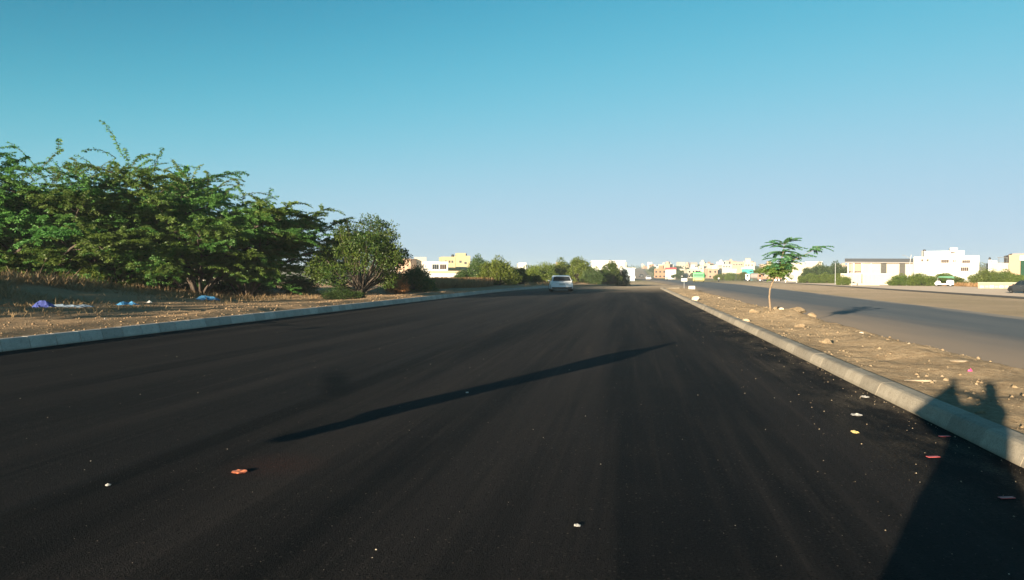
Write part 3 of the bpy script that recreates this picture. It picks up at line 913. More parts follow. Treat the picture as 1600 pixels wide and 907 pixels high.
BU = [clump_plant(11, 2.3, 1.9, 34, 330, 0.11, spread=0.34, lo=0.16), clump_plant(12, 2.0, 1.8, 32, 330, 0.11, spread=0.36, lo=0.16), clump_plant(13, 2.6, 1.7, 36, 330, 0.12, spread=0.32, lo=0.16)]
FB = [clump_plant(21, 4.4, 3.6, 58, 330, 0.2, spread=0.27, lo=0.14), clump_plant(22, 4.0, 4.0, 60, 330, 0.2, spread=0.27, lo=0.14), clump_plant(23, 4.8, 3.4, 58, 330, 0.2, trunk=0.4, spread=0.26, lo=0.18)]
RG = 'bushes along the left side of the road'
def bush(px, d, k, s, rz, label, m, protos=BU, name='bush', cat='bush', group=RG, z=None):
    x, y = P(px, d)
    zz = (float(vz(x, y)) if x < float(left_edge(y)) - 0.3 and y < 150 and x > -75 else float(gz(x, y))) if z is None else z
    return plant(name, label, cat, protos[k], (x, y, zz - 0.05), rz, s, m, group=group)
bush(644, 62, 0, (1.0, 1.0, 1.05), 0.3, 'dark green bush with sunlit top right of the rusty shrub', M_BUSH_D)
bush(655, 64, 2, 0.9, 2.0, 'yellow green bush top behind the dark green bush', M_BUSH)
bush(619, 56, 1, (0.62, 0.62, 0.85), 1.0, 'rusty orange dry shrub beside the dark green bush', M_RUST)
bush(622, 74, 0, 0.85, 4.0, 'olive bush behind the rusty orange shrub', M_BUSH)
bush(536, 44.5, 1, (0.9, 0.7, 0.42), 4.0, 'low dark bush at the foot of the round tree', M_BUSH_D)
bush(470, 53, 0, (1.1, 1.0, 0.7), 2.2, 'low dark bush right of the thicket trunks', M_BUSH_D)
bush(128, 41, 1, (0.8, 0.8, 0.75), 0.4, 'small bright green bush on the slope of the brown scrub mound', M_BUSH)
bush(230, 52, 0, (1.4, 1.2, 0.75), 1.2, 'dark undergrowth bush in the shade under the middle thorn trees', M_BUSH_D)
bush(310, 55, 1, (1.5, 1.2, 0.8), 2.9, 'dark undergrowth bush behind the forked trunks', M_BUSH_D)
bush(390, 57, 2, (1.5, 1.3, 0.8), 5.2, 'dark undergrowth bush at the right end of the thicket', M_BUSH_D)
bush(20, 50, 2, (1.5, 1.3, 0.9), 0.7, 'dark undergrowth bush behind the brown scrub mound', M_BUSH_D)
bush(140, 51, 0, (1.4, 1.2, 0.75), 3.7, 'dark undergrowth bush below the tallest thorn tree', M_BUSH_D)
bush(778, 104, 0, (0.98, 1.0, 1.0), 0.5, 'bright yellow green bush by the road left of the silver car', M_BUSH, FB)
bush(752, 122, 1, (0.9, 0.9, 1.25), 2.5, 'dark green bush behind the bright yellow green bush', M_BUSH_D, FB)
bush(722, 108, 2, (0.5, 0.5, 0.5), 1.5, 'small green bush at the edge of the reddish dry grass', M_BUSH_D, FB)
bush(812, 112, 2, (0.6, 0.6, 0.55), 1.5, 'low green bush right of the bright yellow green bush', M_BUSH, FB)
bush(846, 128, 1, (0.95, 1, 1.0), 0.2, 'olive bush behind the silver car, left one', M_BUSH, FB)
bush(878, 134, 0, (1.0, 1, 1.2), 3.3, 'tall olive bush rising straight above the silver car', M_BUSH, FB)
bush(906, 132, 2, (1.0, 1, 1.08), 4.8, 'olive bush above the right side of the silver car', M_BUSH, FB)
bush(926, 128, 1, (0.6, 0.7, 0.75), 1.1, 'dark green low bush right of the silver car', M_BUSH_D, FB)
bush(952, 136, 2, (0.75, 0.8, 0.98), 2.1, 'brownish tree with thin trunk right of the olive bushes', M_NEEM, FB)
bush(969, 142, 0, (0.6, 0.6, 0.95), 5.1, 'small tree at the end of the roadside bushes', M_BUSH_D, FB)
bush(826, 132, 0, (0.9, 0.9, 0.85), 2.1, 'olive bush left behind the silver car in the second row', M_BUSH, FB)
bush(862, 142, 2, (1.1, 1, 0.85), 5.1, 'olive bush in the second row behind the silver car', M_BUSH, FB)
bush(893, 144, 1, (1.1, 1, 1.2), 0.6, 'dark olive bush in the second row right of the silver car', M_BUSH_D, FB)
bush(934, 146, 0, (1.0, 1, 0.95), 1.6, 'olive bush in the second row below the long warehouse', M_BUSH, FB)
bush(830, 116, 0, (0.7, 0.6, 0.42), 5.1, 'low yellowish bush left behind the silver car', M_NEEM, FB)
# right side of the highway
RR = 'bushes and trees beyond the far carriageway'
for (px, d, k, s, rz, lb, m) in (
    (1410, 152, 0, (1.0, 1, 0.62), 0.4, 'green bush right of the cream compound wall', M_BUSH),
    (1440, 150, 1, (1.1, 1, 0.72), 1.4, 'green bush between the leaning lamp post and the stub pole', M_BUSH),
    (1470, 152, 2, (1.1, 1, 0.58), 2.4, 'green bush behind the green roofed rickshaw', M_BUSH),
    (1492, 156, 0, (0.8, 1, 0.5), 3.4, 'low green bush under the white factory windows', M_BUSH),
    (1540, 150, 1, (1.0, 1, 0.92), 4.1, 'tall pale green bush between white factory and corner building', M_BUSH),
    (1568, 148, 0, (1.0, 1, 0.82), 5.5, 'pale green bush at the left foot of the corner building', M_BUSH),
    (1588, 146, 2, (0.7, 1, 0.5), 0.9, 'low bush before the green shutter', M_BUSH),
    (1282, 235, 0, (1.3, 1.3, 1.55), 0.4, 'dark dense tree left of the long shed', M_BUSH_D),
    (1310, 240, 1, (1.3, 1.3, 1.75), 1.9, 'dark dense tree whose crown touches the shed roof', M_BUSH_D),
    (1335, 248, 2, (1.2, 1.2, 1.45), 2.9, 'dark dense tree behind the left end of the long shed', M_BUSH_D),
    (1262, 228, 2, (1.0, 1.0, 1.0), 3.8, 'green tree right of the white notice board', M_BUSH_D),
    (1266, 205, 1, (1.0, 1.0, 0.72), 4.6, 'green bush beside the white notice board', M_BUSH),
    (1290, 203, 0, (1.1, 1.0, 0.74), 0.1, 'green bush below the dark dense trees', M_BUSH),
    (1308, 200, 2, (0.8, 0.9, 0.6), 1.1, 'green bush at the left end of the cream compound wall', M_BUSH),
    (1318, 160, 0, (0.45, 0.5, 0.55), 1.3, 'thin shrub against the left end of the compound wall', M_BUSH),
    (1190, 310, 1, (1.2, 1.2, 1.4), 2.2, 'green tree just behind the left side of the sapling', M_BUSH),
    (1212, 320, 0, (1.3, 1.2, 1.5), 3.2, 'green tree behind the sapling trunk', M_BUSH),
    (1234, 330, 2, (1.1, 1.2, 1.25), 4.2, 'green tree behind the right side of the sapling', M_BUSH),
    (1128, 330, 1, (1.2, 1, 0.85), 0.2, 'green bush right of the green bus', M_BUSH),
    (1143, 320, 0, (1.1, 1, 0.95), 1.2, 'green bush below the white roadside shed', M_BUSH),
    (1160, 310, 2, (1.0, 1, 0.8), 2.2, 'green bush left of the white lorry', M_BUSH)):
    x, y = P(px, d)
    plant('roadside_bush' if s[2] < 1 else 'roadside_tree', lb, 'bush' if s[2] < 1 else 'tree', FB[k], (x, y, float(gz(x, y)) - 0.05), rz, s, m, group=RR)

# trees among the distant town, every one with its own crown
DT = clump_plant(31, 6.0, 5.0, 22, 130, 0.7, trunk=0.8, spread=0.34)
rg = random.Random(7)
k = 0
for i in range(130):
    px = rg.uniform(985, 1185) if i < 80 else rg.uniform(610, 1010)
    d = rg.uniform(400, 1050) if i < 80 else rg.uniform(330, 900)
    x, y = P(px, d)
    if 5 + float(hx(y)) < x < 24 + float(hx(y)): continue
    s = rg.uniform(0.5, 0.95)
    plant('town_tree', 'hazy green %s tree among the houses of the distant town %s' % ('small' if s < 0.72 else 'large', 'behind the dry field' if px < 745 else 'above the roadside bushes' if px < 985 else 'beyond the highway'), 'tree', DT, (x, y, float(gz(x, y)) - 0.2), rg.uniform(0, 6), (s * 1.2, s * 1.2, s), M_BUSH_D, group='trees of the distant town')

# a far-off belt of trees along the skyline
rng = np.random.default_rng(77)
n = 42000
ang = rng.uniform(-0.75, 0.75, n); dist = 1150 + 900 * rng.random(n)
bx = np.sin(ang - YAW * 0) * dist; by = np.cos(ang) * dist
hh = 1.5 + 6.5 * np.clip(vnoise(ang * 60, dist / 160, 3) * 1.3 - 0.15, 0, 1)
C = np.stack([bx, by, gz(bx, by) + hh * rng.random(n) ** 0.7], 1)
V, Q = leaf_quads(C, rng.normal(0, 1, (n, 3)), rng.normal(0, 1, (n, 3)), rng.uniform(1.6, 3.4, n), rng.uniform(0.5, 1.1, n))
tag(link('treeline', mesh_np('treeline', V, [Q]), M_BUSH_D), 'hazy belt of trees along the skyline', kind='stuff')

# grass and scrub nobody could count
def blades(name, label, X, Y, Zb, h, m, seed, wid=0.012, lean=0.45):
    rg = np.random.default_rng(seed); n = len(X)
    C = np.stack([X, Y, Zb], 1)
    D = np.stack([rg.normal(0, lean, n), rg.normal(0, lean, n), np.ones(n)], 1)
    V, Q = leaf_quads(C, D, rg.normal(0, 1, (n, 3)), h, wid * rg.uniform(0.7, 1.6, n))
    return tag(link(name, mesh_np(name, V, [Q]), m), label, kind='stuff')
rng = np.random.default_rng(5)
n = 52000
X = []; Y = []
mx, my = P(10, 35)
bx = mx + rng.normal(0, 6.5, n) - 2; by = my + rng.normal(0, 8, n)
w = fbm(bx / 2.2, by / 2.2, 9) + 0.05 * rng.normal(0, 1, n)
ok = (w > -0.12) & (bx < -20.8 + 1.5 * rng.normal(0, 0.5, n)) & (bx > -56)
BAGS = [G(px_, 480, 0.25) for px_ in (68, 107, 130, 199, 233, 322)] + [G(322, 471, 0.25)]
for (qx, qy) in BAGS:
    ok &= np.hypot(bx - qx, by - qy) > 1.3
bx, by = bx[ok], by[ok]
blades('dry_grass', 'tangled brown scrub on the low mound at the left', bx, by, vz(bx, by) - 0.03, np.clip((-19.5 - bx) / 7, 0.25, 1) * rng.uniform(0.15, 0.75, len(bx)), M_SCRUB, 6, 0.017, 0.9)
n = 16000
by = 20 + 80 * rng.random(n); e_ = 5.5 + 9 * rng.random(n); bx = left_edge(by) - e_
ok = (fbm(bx / 1.7, by / 1.7, 14) > 0.06)
for (qx, qy) in BAGS:
    ok &= np.hypot(bx - qx, by - qy) > 1.2
bx, by = bx[ok], by[ok]
blades('dry_grass', 'sparse dry grass at the foot of the thicket', bx, by, vz(bx, by) - 0.02, rng.uniform(0.08, 0.4, len(bx)), M_SCRUB, 8, 0.012, 0.6)
n = 30000
t = rng.random(n); d = 72 + 44 * rng.random(n); px = rng.uniform(655, 770, n)
lat = (px - 800) / F * d
bx, by = lat * ct - d * st, lat * st + d * ct
ok = bx < left_edge(by) - 7
bx, by = bx[ok], by[ok]
blades('dry_grass', 'field of tall reddish dry grass between bushes and town', bx, by, vz(bx, by) - 0.05, rng.uniform(0.5, 1.35, len(bx)), M_RUSTGRASS, 9, 0.035, 0.3)
n = 14000
d = 98 + 46 * rng.random(n); px = rng.uniform(820, 1000, n); lat = (px - 800) / F * d
bx, by = lat * ct - d * st, lat * st + d * ct
ok = (bx < left_edge(by) - 1.0) & (fbm(bx / 3, by / 3, 17) > -0.05)
bx, by = bx[ok], by[ok]
zz = np.where(by < 150, vz(bx, by), gz(bx, by))
blades('dry_grass', 'yellow dry grass beside the bend of the road', bx, by, zz - 0.05, rng.uniform(0.15, 0.7, len(bx)), M_DRY, 10, 0.03, 0.5)
n = 16000
bx = rng.uniform(61.5, 72, n) ; by = rng.uniform(85, 190, n)
blades('dry_grass', 'brown dry weeds behind the far carriageway', bx, by, gz(bx, by) - 0.02, rng.uniform(0.2, 1.0, n), M_RUSTGRASS, 12, 0.05, 0.5)
n = 900
by = 20 + 45 * rng.random(n); bx = 3.6 + 4.5 * rng.random(n)
ok = fbm(bx / 0.8, by / 0.8, 71) > 0.16
bx, by = bx[ok], by[ok]
blades('dry_grass', 'a few short dry weeds on the median', bx, by, medz(bx, by) - 0.01, rng.uniform(0.04, 0.12, len(bx)), M_DRY, 13, 0.006, 0.8)

# dead sticks in the scrub, each big enough to see
for i, (px, py, L, a) in enumerate(((58, 440, 1.2, 0.5), (105, 452, 0.9, 2.0), (20, 455, 0.9, 4.0), (90, 468, 0.8, 1.0))):
    x, y = P(px, 34 + i); z = float(vz(x, y))
    MBs = MB().tube([(0, 0, 0), (0.25 * math.sin(a), 0.1, L * 0.5), (0.7 * math.sin(a), 0.2, L)], [0.02, 0.015, 0.006], 5)
    o = MBs.build('dead_branch', M_PALEBARK, None, (x, y, z - 0.05))
    tag(o, ('pale forked stick leaning in the brown scrub', 'short bare stick right of the pale leaning one', 'bare stick at the left edge of the scrub', 'low bare twig above the violet plastic bag')[i], 'branch')

# ------------------------------------------------------------------ the young tree on the median
tz = float(medz(TX, TY)) - 0.05
U_ = np.array([ct, st, 0.0]); Wd = np.array([-st, ct, 0.0])
def sap(u, w, h): return U_ * u + Wd * w + np.array([0, 0, h])
sapling = thing('young_tree', 'slim young tree with feathery leaves and bent trunk on the median', 'tree', (TX, TY, tz))
mb = MB()
tr = [sap(0, 0, -0.05), sap(-0.03, 0.02, 0.25), sap(-0.05, 0.04, 0.52), sap(-0.02, 0.06, 0.78), sap(0.06, 0.05, 1.02), sap(0.17, 0.04, 1.28), sap(0.25, 0.03, 1.48), sap(0.33, 0.0, 1.75), sap(0.40, -0.02, 2.05), sap(0.44, -0.02, 2.4)]
mb.tube(tr, [0.046, 0.036, 0.031, 0.03, 0.03, 0.026, 0.022, 0.017, 0.012, 0.006], 8)
rg = np.random.default_rng(8)
LCs, LDs, lowC, lowD = [], [], [], []
def frond(p, d, L, C, D, n=26, droop=0.25):
    """one leafy shoot: leaflets in two rows along a drooping stalk"""
    p = np.array(p, float); d = np.array(d, float); d /= np.linalg.norm(d)
    pts = [p]
    for k in range(5):
        d2 = d + np.array([0, 0, -droop * (k / 5)]); pts.append(pts[-1] + d2 / np.linalg.norm(d2) * L / 5)
    pts = np.array(pts); t = rg.uniform(0.08, 1, n) * 4.999; i = t.astype(int)
    seg = np.diff(pts, axis=0)
    c = pts[i] + seg[i] * (t - i)[:, None]; tg = seg[i] / np.linalg.norm(seg[i], axis=1, keepdims=True)
    sd = np.cross(tg, [0, 0, 1.0]); sd /= np.linalg.norm(sd, axis=1, keepdims=True) + 1e-6
    C.append(c); D.append(sd * rg.choice([-1, 1], n)[:, None] + tg * 0.55 + rg.normal(0, 0.18, (n, 3)) + np.array([0, 0, -0.15]))
    mb.tube([tuple(q) for q in pts[::2]] , [0.007, 0.005, 0.003], 4)
axis_ = [(0.27, 1.55), (0.31, 1.68), (0.34, 1.82), (0.38, 1.96), (0.41, 2.1), (0.43, 2.24), (0.44, 2.36)]
for (u, h) in axis_:
    for k in range(10):
        a = rg.uniform(0, 6.28)
        L = rg.uniform(0.45, 0.9) * (1.0 if h > 1.75 else 0.75)
        up = rg.uniform(-0.05, 0.45) if h < 2.2 else rg.uniform(0.1, 0.8)
        frond(sap(u, 0, h), U_ * math.cos(a) + Wd * math.sin(a) + np.array([0, 0, up]), L, LCs, LDs, 125, 0.75)
# the long side shoot reaching to the right
side = [sap(0.3, 0, 1.62), sap(0.7, -0.05, 1.78), sap(1.1, -0.08, 1.98), sap(1.5, -0.1, 2.18), sap(1.75, -0.1, 2.26)]
mb.tube(side, [0.016, 0.012, 0.009, 0.006, 0.003], 5)
for k, q in enumerate(side[1:]):
    for j in range(6 if k < 3 else 8):
        a = rg.normal(0, 0.9)
        if k == 1 and j > 2: continue
        frond(np.array(q) - U_ * rg.uniform(0, 0.3), U_ * math.cos(a) + Wd * math.sin(a) + np.array([0, 0, rg.uniform(-0.1, 0.3)]), rg.uniform(0.25, 0.5), LCs, LDs, 80, 0.6)
# thick low tuft round the fork, yellower and fuller
for k in range(110):
    a = rg.uniform(0, 6.28)
    u0, h0 = 0.2 + rg.normal(0, 0.12), 1.47 + rg.normal(0, 0.1)
    frond(sap(u0, 0, h0), U_ * math.cos(a) + Wd * math.sin(a) + np.array([0, 0, rg.uniform(-0.3, 0.35)]), rg.uniform(0.28, 0.62), lowC, lowD, 60, 0.45)
mb.build('trunk', M_PALEBARK, sapling, smooth=True)
for nm, C, D, m, L in (('crown', LCs, LDs, M_SAPLEAF, 0.075), ('lower_foliage', lowC, lowD, M_SAPLEAF_Y, 0.08)):
    C, D = np.concatenate(C), np.concatenate(D); n = len(C)
    V, Q = leaf_quads(C, D, np.array([0, 0, 0.5]) + rg.normal(0, 0.8, (n, 3)), L * rg.uniform(0.7, 1.3, n), L * 0.2 * rg.uniform(0.8, 1.3, n))
    link(nm, mesh_np(nm, V, [Q]), m, sapling)

# ------------------------------------------------------------------ buildings
WIN = {}
def window(parent, x, z, w, h, y=0.0, pane=M_GLASS, frame=M_WHITE, bars=1):
    """a framed window on the facade plane y, glass set back in its frame"""
    key = ('w', round(w, 2), round(h, 2), frame.name, bars)
    t = 0.07 if w > 0.7 else 0.05
    if key not in WIN:
        mb = MB()
        mb.box(-w / 2 - t, w / 2 + t, -0.07, 0.0, h, h + t); mb.box(-w / 2 - t * 1.6, w / 2 + t * 1.6, -0.11, 0.0, -t, 0)
        mb.box(-w / 2 - t, -w / 2, -0.07, 0.0, 0, h); mb.box(w / 2, w / 2 + t, -0.07, 0.0, 0, h)
        for b in range(bars):
            cx = -w / 2 + w * (b + 1) / (bars + 1); mb.box(cx - 0.025, cx + 0.025, -0.05, 0.0, 0, h)
        p = MB().box(-w / 2, w / 2, -0.02, 0.0, 0, h)
        WIN[key] = (mb.mesh('window'), p)
    o = link('window', WIN[key][0], frame, parent, (x, y, z))
    pk = key + (pane.name,)
    if pk not in WIN: WIN[pk] = WIN[key][1].mesh('pane')
    link('pane', WIN[pk], pane, o)
    return o

def building(name, label, px, d, off=0.0, z=None, group=None, cat='building'):
    x, y = P(px, d)
    return thing(name, label, cat, (x, y, float(gz(x, y)) if z is None else z), facing(px) + off, group)

def zpix(py, d): return CAM_H + (431.0 - py) / F * d

def block(root, x0, x1, y0, y1, z1, m, name='wall', z0=-0.3, parapet=0.35, roofm=None):
    w = MB().box(x0, x1, y0, y1, z0, z1 - parapet).build(name, m, root)
    if parapet > 0:
        mb = MB(); t = 0.18; e = 0.03
        mb.box(x0 - e, x1 + e, y0 - e, y0 + t, z1 - parapet, z1); mb.box(x0 - e, x1 + e, y1 - t, y1 + e, z1 - parapet, z1)
        mb.box(x0 - e, x0 + t, y0 + t, y1 - t, z1 - parapet, z1); mb.box(x1 - t, x1 + e, y0 + t, y1 - t, z1 - parapet, z1)
        mb.build('parapet', roofm or m, root)
    return w

def tank(root, x, y, z, r=0.55, h=1.1):
    mb = MB(); rings = []
    for zz, k in ((0, 0.96), (h * 0.1, 1), (h * 0.75, 1), (h * 0.9, 0.75), (h, 0.3)):
        rings.append([(x + r * k * math.cos(a * math.pi / 5), y + r * k * math.sin(a * math.pi / 5), z + zz) for a in range(10)])
    mb.loft(rings)
    return mb.build('water_tank', M_TANK, root)

# white factory on the right
d = 190.0; px0 = 1490; s = d * cosa(px0) / F
B = building('white_factory', 'bright white two storey factory with small brown windows on the right', px0, d, 0.06)
z0 = B.location.z
def zz(py): return zpix(py, d) - z0
def xx(px): return (px - px0) * s
block(B, xx(1452), xx(1529), 0, 12, zz(400), M_WHITE)
block(B, xx(1443), xx(1507), 1.5, 11, zz(392), M_WHITE, z0=zz(400) - 0.3)
block(B, xx(1484), xx(1496), 0.8, 4.5, zz(387.5), M_WHITE, 'stair_tower', z0=zz(400) - 0.3)
block(B, xx(1426), xx(1451.7), 1.0, 10, zz(401), M_WHITE, 'side_wing')
for (a, b_, t, bt) in ((1470, 1482, 406, 411), (1488, 1493, 406, 410), (1503, 1515, 407, 411.5), (1501, 1513, 418, 424)):
    window(B, xx((a + b_) / 2), zz(bt), (b_ - a) * s, (bt - t) * d / F, 0, M_BROWNP, M_WHITE, 3)
window(B, xx(1488.5), zz(396.5), 6 * s, 0.5, 0.8, M_BROWNP, M_WHITE, 2)
for px in (1440, 1448.5): window(B, xx(px), zz(408.5), 3.4 * s, 0.6, 1.0, M_BROWNP, M_CREAM, 1)
MB().box(xx(1443) - 0.6, xx(1443) - 0.2, 2, 2.4, zz(400), zz(391)).build('chimney', M_GREYW, B)
tank(B, xx(1443.5), 3, zz(392), 0.35, 0.5)

# long shed
d = 205.0; px0 = 1390; s = d * cosa(px0) / F
B = building('long_shed', 'long low cream shed with grey doorways left of the white factory', px0, d, 0.05)
z0 = B.location.z
MB().box(xx(1345), xx(1458), 0, 12, -0.2, zz(411)).build('wall', M_CREAM, B)
rf = MB(); rf.add([(xx(1318), -1.2, zz(410.5)), (xx(1460), -1.2, zz(412.5)), (xx(1460), 14, zz(405)), (xx(1318), 14, zz(403.5)),
                   (xx(1318), -1.2, zz(409)), (xx(1460), -1.2, zz(411)), (xx(1460), 14, zz(403.5)), (xx(1318), 14, zz(402))],
                  [(3, 2, 1, 0), (4, 5, 6, 7), (0, 1, 5, 4), (1, 2, 6, 5), (2, 3, 7, 6), (3, 0, 4, 7)])
rf.build('roof', M_GREYW, B)
for a, b_ in ((1376, 1385), (1405, 1414), (1433, 1442)):
    dr = MB().box(xx(a), xx(b_), -0.08, 0.0, 0, zz(412)).build('door', M_GREYD, B)
for a in (1345, 1360): MB().box(xx(a), xx(a) + 0.2, -0.25, -0.05, 0, zz(410.6)).build('post', M_METAL, B)
MB().box(xx(1322), xx(1344.5), 0.4, 8, zz(424), zz(411)).build('end_bay', M_PINK, B)
MB().box(xx(1322), xx(1344.5), 1.5, 7.5, -0.2, zz(424) - 0.01).build('plinth', M_GREYW, B)
for a in (1323, 1332): MB().box(xx(a), xx(a) + 0.25, -0.6, -0.35, -0.2, zz(409.6)).build('post', M_METAL, B)

# compound wall in front of it
d = 166.0; px0 = 1352; s = d * cosa(px0) / F
B = building('compound_wall', 'cream plastered compound wall before the long shed', px0, d, 0.04, cat='wall'); z0 = B.location.z
MB().box(xx(1313), xx(1392), 0, 0.25, -0.2, zz(428.5)).build('wall_panel', M_CREAM, B)
MB().box(xx(1313) - 0.05, xx(1392) + 0.05, -0.05, 0.3, zz(428.5), zz(427.7)).build('coping', M_WHITE, B)
for a in np.linspace(1314, 1390, 7): MB().box(xx(a) - 0.15, xx(a) + 0.15, -0.12, -0.003, -0.2, zz(429)).build('pier', M_CREAM, B)
# stub of wall beyond it
x, y = P(1395, 155)
o = MB().box(-0.9, 0.9, 0, 0.8, -0.2, 0.75).build('wall_stub', M_CREAM, None, (x, y, -0.5), facing(1395), bevel=0.05); tag(o, 'short white wall stub right of the compound wall', 'wall')
x, y = P(1350, 158)
o = MB().box(-3.0, 3.0, 0, 0.5, -0.2, 0.45).build('low_wall', M_CREAM, None, (x, y, -0.5), facing(1350), bevel=0.04); tag(o, 'low white ledge at the foot of the compound wall', 'wall')

# corner building at the right edge
d = 150.0; px0 = 1590; s = d * cosa(px0) / F
B = building('corner_building', 'pale building with dark green shutter cut by the right edge', px0, d, 0.1); z0 = B.location.z
block(B, xx(1576), xx(1640), 0, 10, zz(398.5), M_PINK, z0=-0.3)
block(B, xx(1545), xx(1575.7), 0.6, 9, zz(411), M_CREAM, 'side_wing')
MB().box(xx(1543), xx(1548), 0.3, 1.0, -0.3, zz(406)).build('gate_pillar', M_WHITE, B)
tank(B, xx(1545.5), 0.65, zz(406), 0.2, 0.55)
MB().box(xx(1592.5), xx(1640), -0.35, -0.003, zz(407.5), zz(400)).build('shutter_frame', M_WHITE, B)
MB().box(xx(1594), xx(1640), -0.12, -0.003, 0, zz(407.5) - 0.01).build('shutter', M_GREEND, B)
mb = MB(); mb.box(xx(1559), xx(1576), 2, 2.15, zz(402.5), zz(401.7)); mb.box(xx(1561), xx(1561) + 0.1, 2, 2.1, zz(411), zz(402.4)); mb.box(xx(1574), xx(1574) + 0.1, 2, 2.1, zz(411), zz(402.4))
mb.build('roof_frame', M_DKMETAL, B)
MB().box(xx(1550), xx(1558), 1.5, 4, zz(411), zz(407)).build('roof_hut', M_WHITE, B)
MB().box(xx(1582), xx(1640), 1.5, 8, zz(398.5), zz(396)).build('roof_slab', M_GREYW, B)

# painted low wall on the brown bank
x, y = P(1558, 118)
o = thing('painted_wall', 'low rubble wall with pale faded painted panel at the far roadside', 'wall', (x, y, -0.5), facing(1558))
MB().box(-2.6, 2.6, 0, 0.3, 0, 0.95).build('wall_panel', M_PINK, o)
for k in range(7): MB().box(-2.3 + k * 0.66, -2.3 + k * 0.66 + 0.5, -0.03, -0.002, 0.12 + 0.06 * (k % 2), 0.45 + 0.05 * (k % 3)).build('painted_patch', M_CREAM if k % 2 else M_WHITE, o)
MB().box(-2.65, 2.65, -0.04, 0.34, 0.951, 1.03).build('coping', M_CREAM, o)

# town on the left beyond the dry field
d = 250.0; px0 = 716; s = d * cosa(px0) / F
B = building('yellow_house', 'tall yellow house with stepped roof beyond the dry grass', px0, d, 0.15); z0 = B.location.z
block(B, xx(712.5), xx(735), 0, 9, zz(400), M_YELLOW)
block(B, xx(716), xx(729), 1.5, 7, zz(395.5), M_YELLOW, 'stair_tower', z0=zz(400) - 0.3)
block(B, xx(691), xx(712), 1.2, 9, zz(401.5), M_YELLOW, 'side_wing')
for (px, py) in ((719.5, 411), (727.5, 413), (728, 423), (719, 423)): window(B, xx(px), zz(py), 0.75, 0.75, 0, M_GLASS, M_CREAM, 1)
for (px, py) in ((703, 411), (707.5, 411), (697, 411)): window(B, xx(px), zz(py), 0.6, 0.8, 1.2, M_GLASS, M_CREAM, 1)
tank(B, xx(710), 4, zz(401.5), 0.5, 0.9); tank(B, xx(731), 5, zz(400), 0.5, 1.0)
d = 232.0; px0 = 684; s = d * cosa(px0) / F
B = building('white_house', 'white house with one wide dark window band left of the yellow house', px0, d, 0.1); z0 = B.location.z
block(B, xx(663.5), xx(700), 0, 8, zz(409), M_WHITE)
MB().box(xx(674), xx(700) + 0.2, -0.35, -0.003, zz(413.2), zz(411.5)).build('canopy', M_BLUEW, B)
window(B, xx(680.5), zz(421), 10 * s, 1.45, 0, M_GLASS, M_WHITE, 2)
window(B, xx(692.5), zz(421), 10 * s, 1.45, 0, M_BROWNP, M_WHITE, 2)
d = 226.0; px0 = 655; s = d * cosa(px0) / F
B = building('cream_house', 'cream flat roofed house with grey side behind the bushes', 630, 236, -0.42); z0 = B.location.z
block(B, -2.6, 2.6, 0, 6, zpix(404.5, 236) - z0, M_PINK); window(B, 1.2, 2.4, 0.9, 1.0, 0, M_GLASS, M_CREAM, 1); window(B, -1.2, 2.4, 0.9, 1.0, 0, M_GLASS, M_CREAM, 1)
B = building('terrace_house', 'narrow pale house with balcony between cream house and white house', 657, 240, 0.0); z0 = B.location.z
block(B, -1.9, 1.9, 0, 6, zpix(402, 240) - z0, M_CREAM)
for a in (-0.9, 0.9): window(B, a, 4.6, 0.7, 0.9, 0, M_GLASS, M_CREAM, 1); window(B, a, 1.8, 0.8, 1.0, 0, M_GLASS, M_CREAM, 1)
MB().box(-1.9, 1.9, -1.0, -0.003, 4.1, 4.2).build('balcony', M_CREAM, B)
B = building('low_store', 'long low white store with tan roof before the yellow house', 694, 205, 0.05); z0 = B.location.z
s = 205 / F
MB().box(-21 * s, 21 * s, 0, 6, -0.3, zpix(427, 205) - z0).build('wall', M_WHITE, B)
MB().box(-22 * s, 38 * s, -0.5, 9, zpix(427, 205) - z0, zpix(423.5, 205) - z0).build('roof', M_TAN, B)
for k in (-12, 2, 14): window(B, k * s, 0.8, 0.8, 0.9, 0, M_GLASS, M_CREAM, 1)
B = building('white_roof_house', 'small white house right of the bright bush, left of the silver car', 817, 260, 0.0); z0 = B.location.z
block(B, -1.6, 1.2, 0, 5, zpix(411, 260) - z0, M_WHITE); window(B, 0, 3.2, 0.7, 0.8); 
B = building('warehouse', 'long white warehouse roof above the roadside bushes', 951, 340, 0.05); z0 = B.location.z
s = 340 / F
MB().box(-26 * s, 25 * s, 0, 20, -0.3, zpix(409, 340) - z0).build('wall', M_WHITE, B)
MB().box(-27 * s, 26 * s, -0.6, 21, zpix(409, 340) - z0, zpix(407.3, 340) - z0).build('roof', M_WHITE, B)
B = building('blue_shed', 'pale blue grey shed at the left foot of the far highway', 983, 290, 0.1); z0 = B.location.z
MB().box(-2.2, 2.2, 0, 5, -0.3, zpix(420, 290) - z0).build('wall', M_BLUEW, B)
mb = MB(); mb.box(-2.5, 2.5, -0.3, 5.3, zpix(420, 290) - z0, zpix(418.8, 290) - z0); mb.build('roof', M_WHITE, B); window(B, 0, 1.2, 0.9, 0.9)
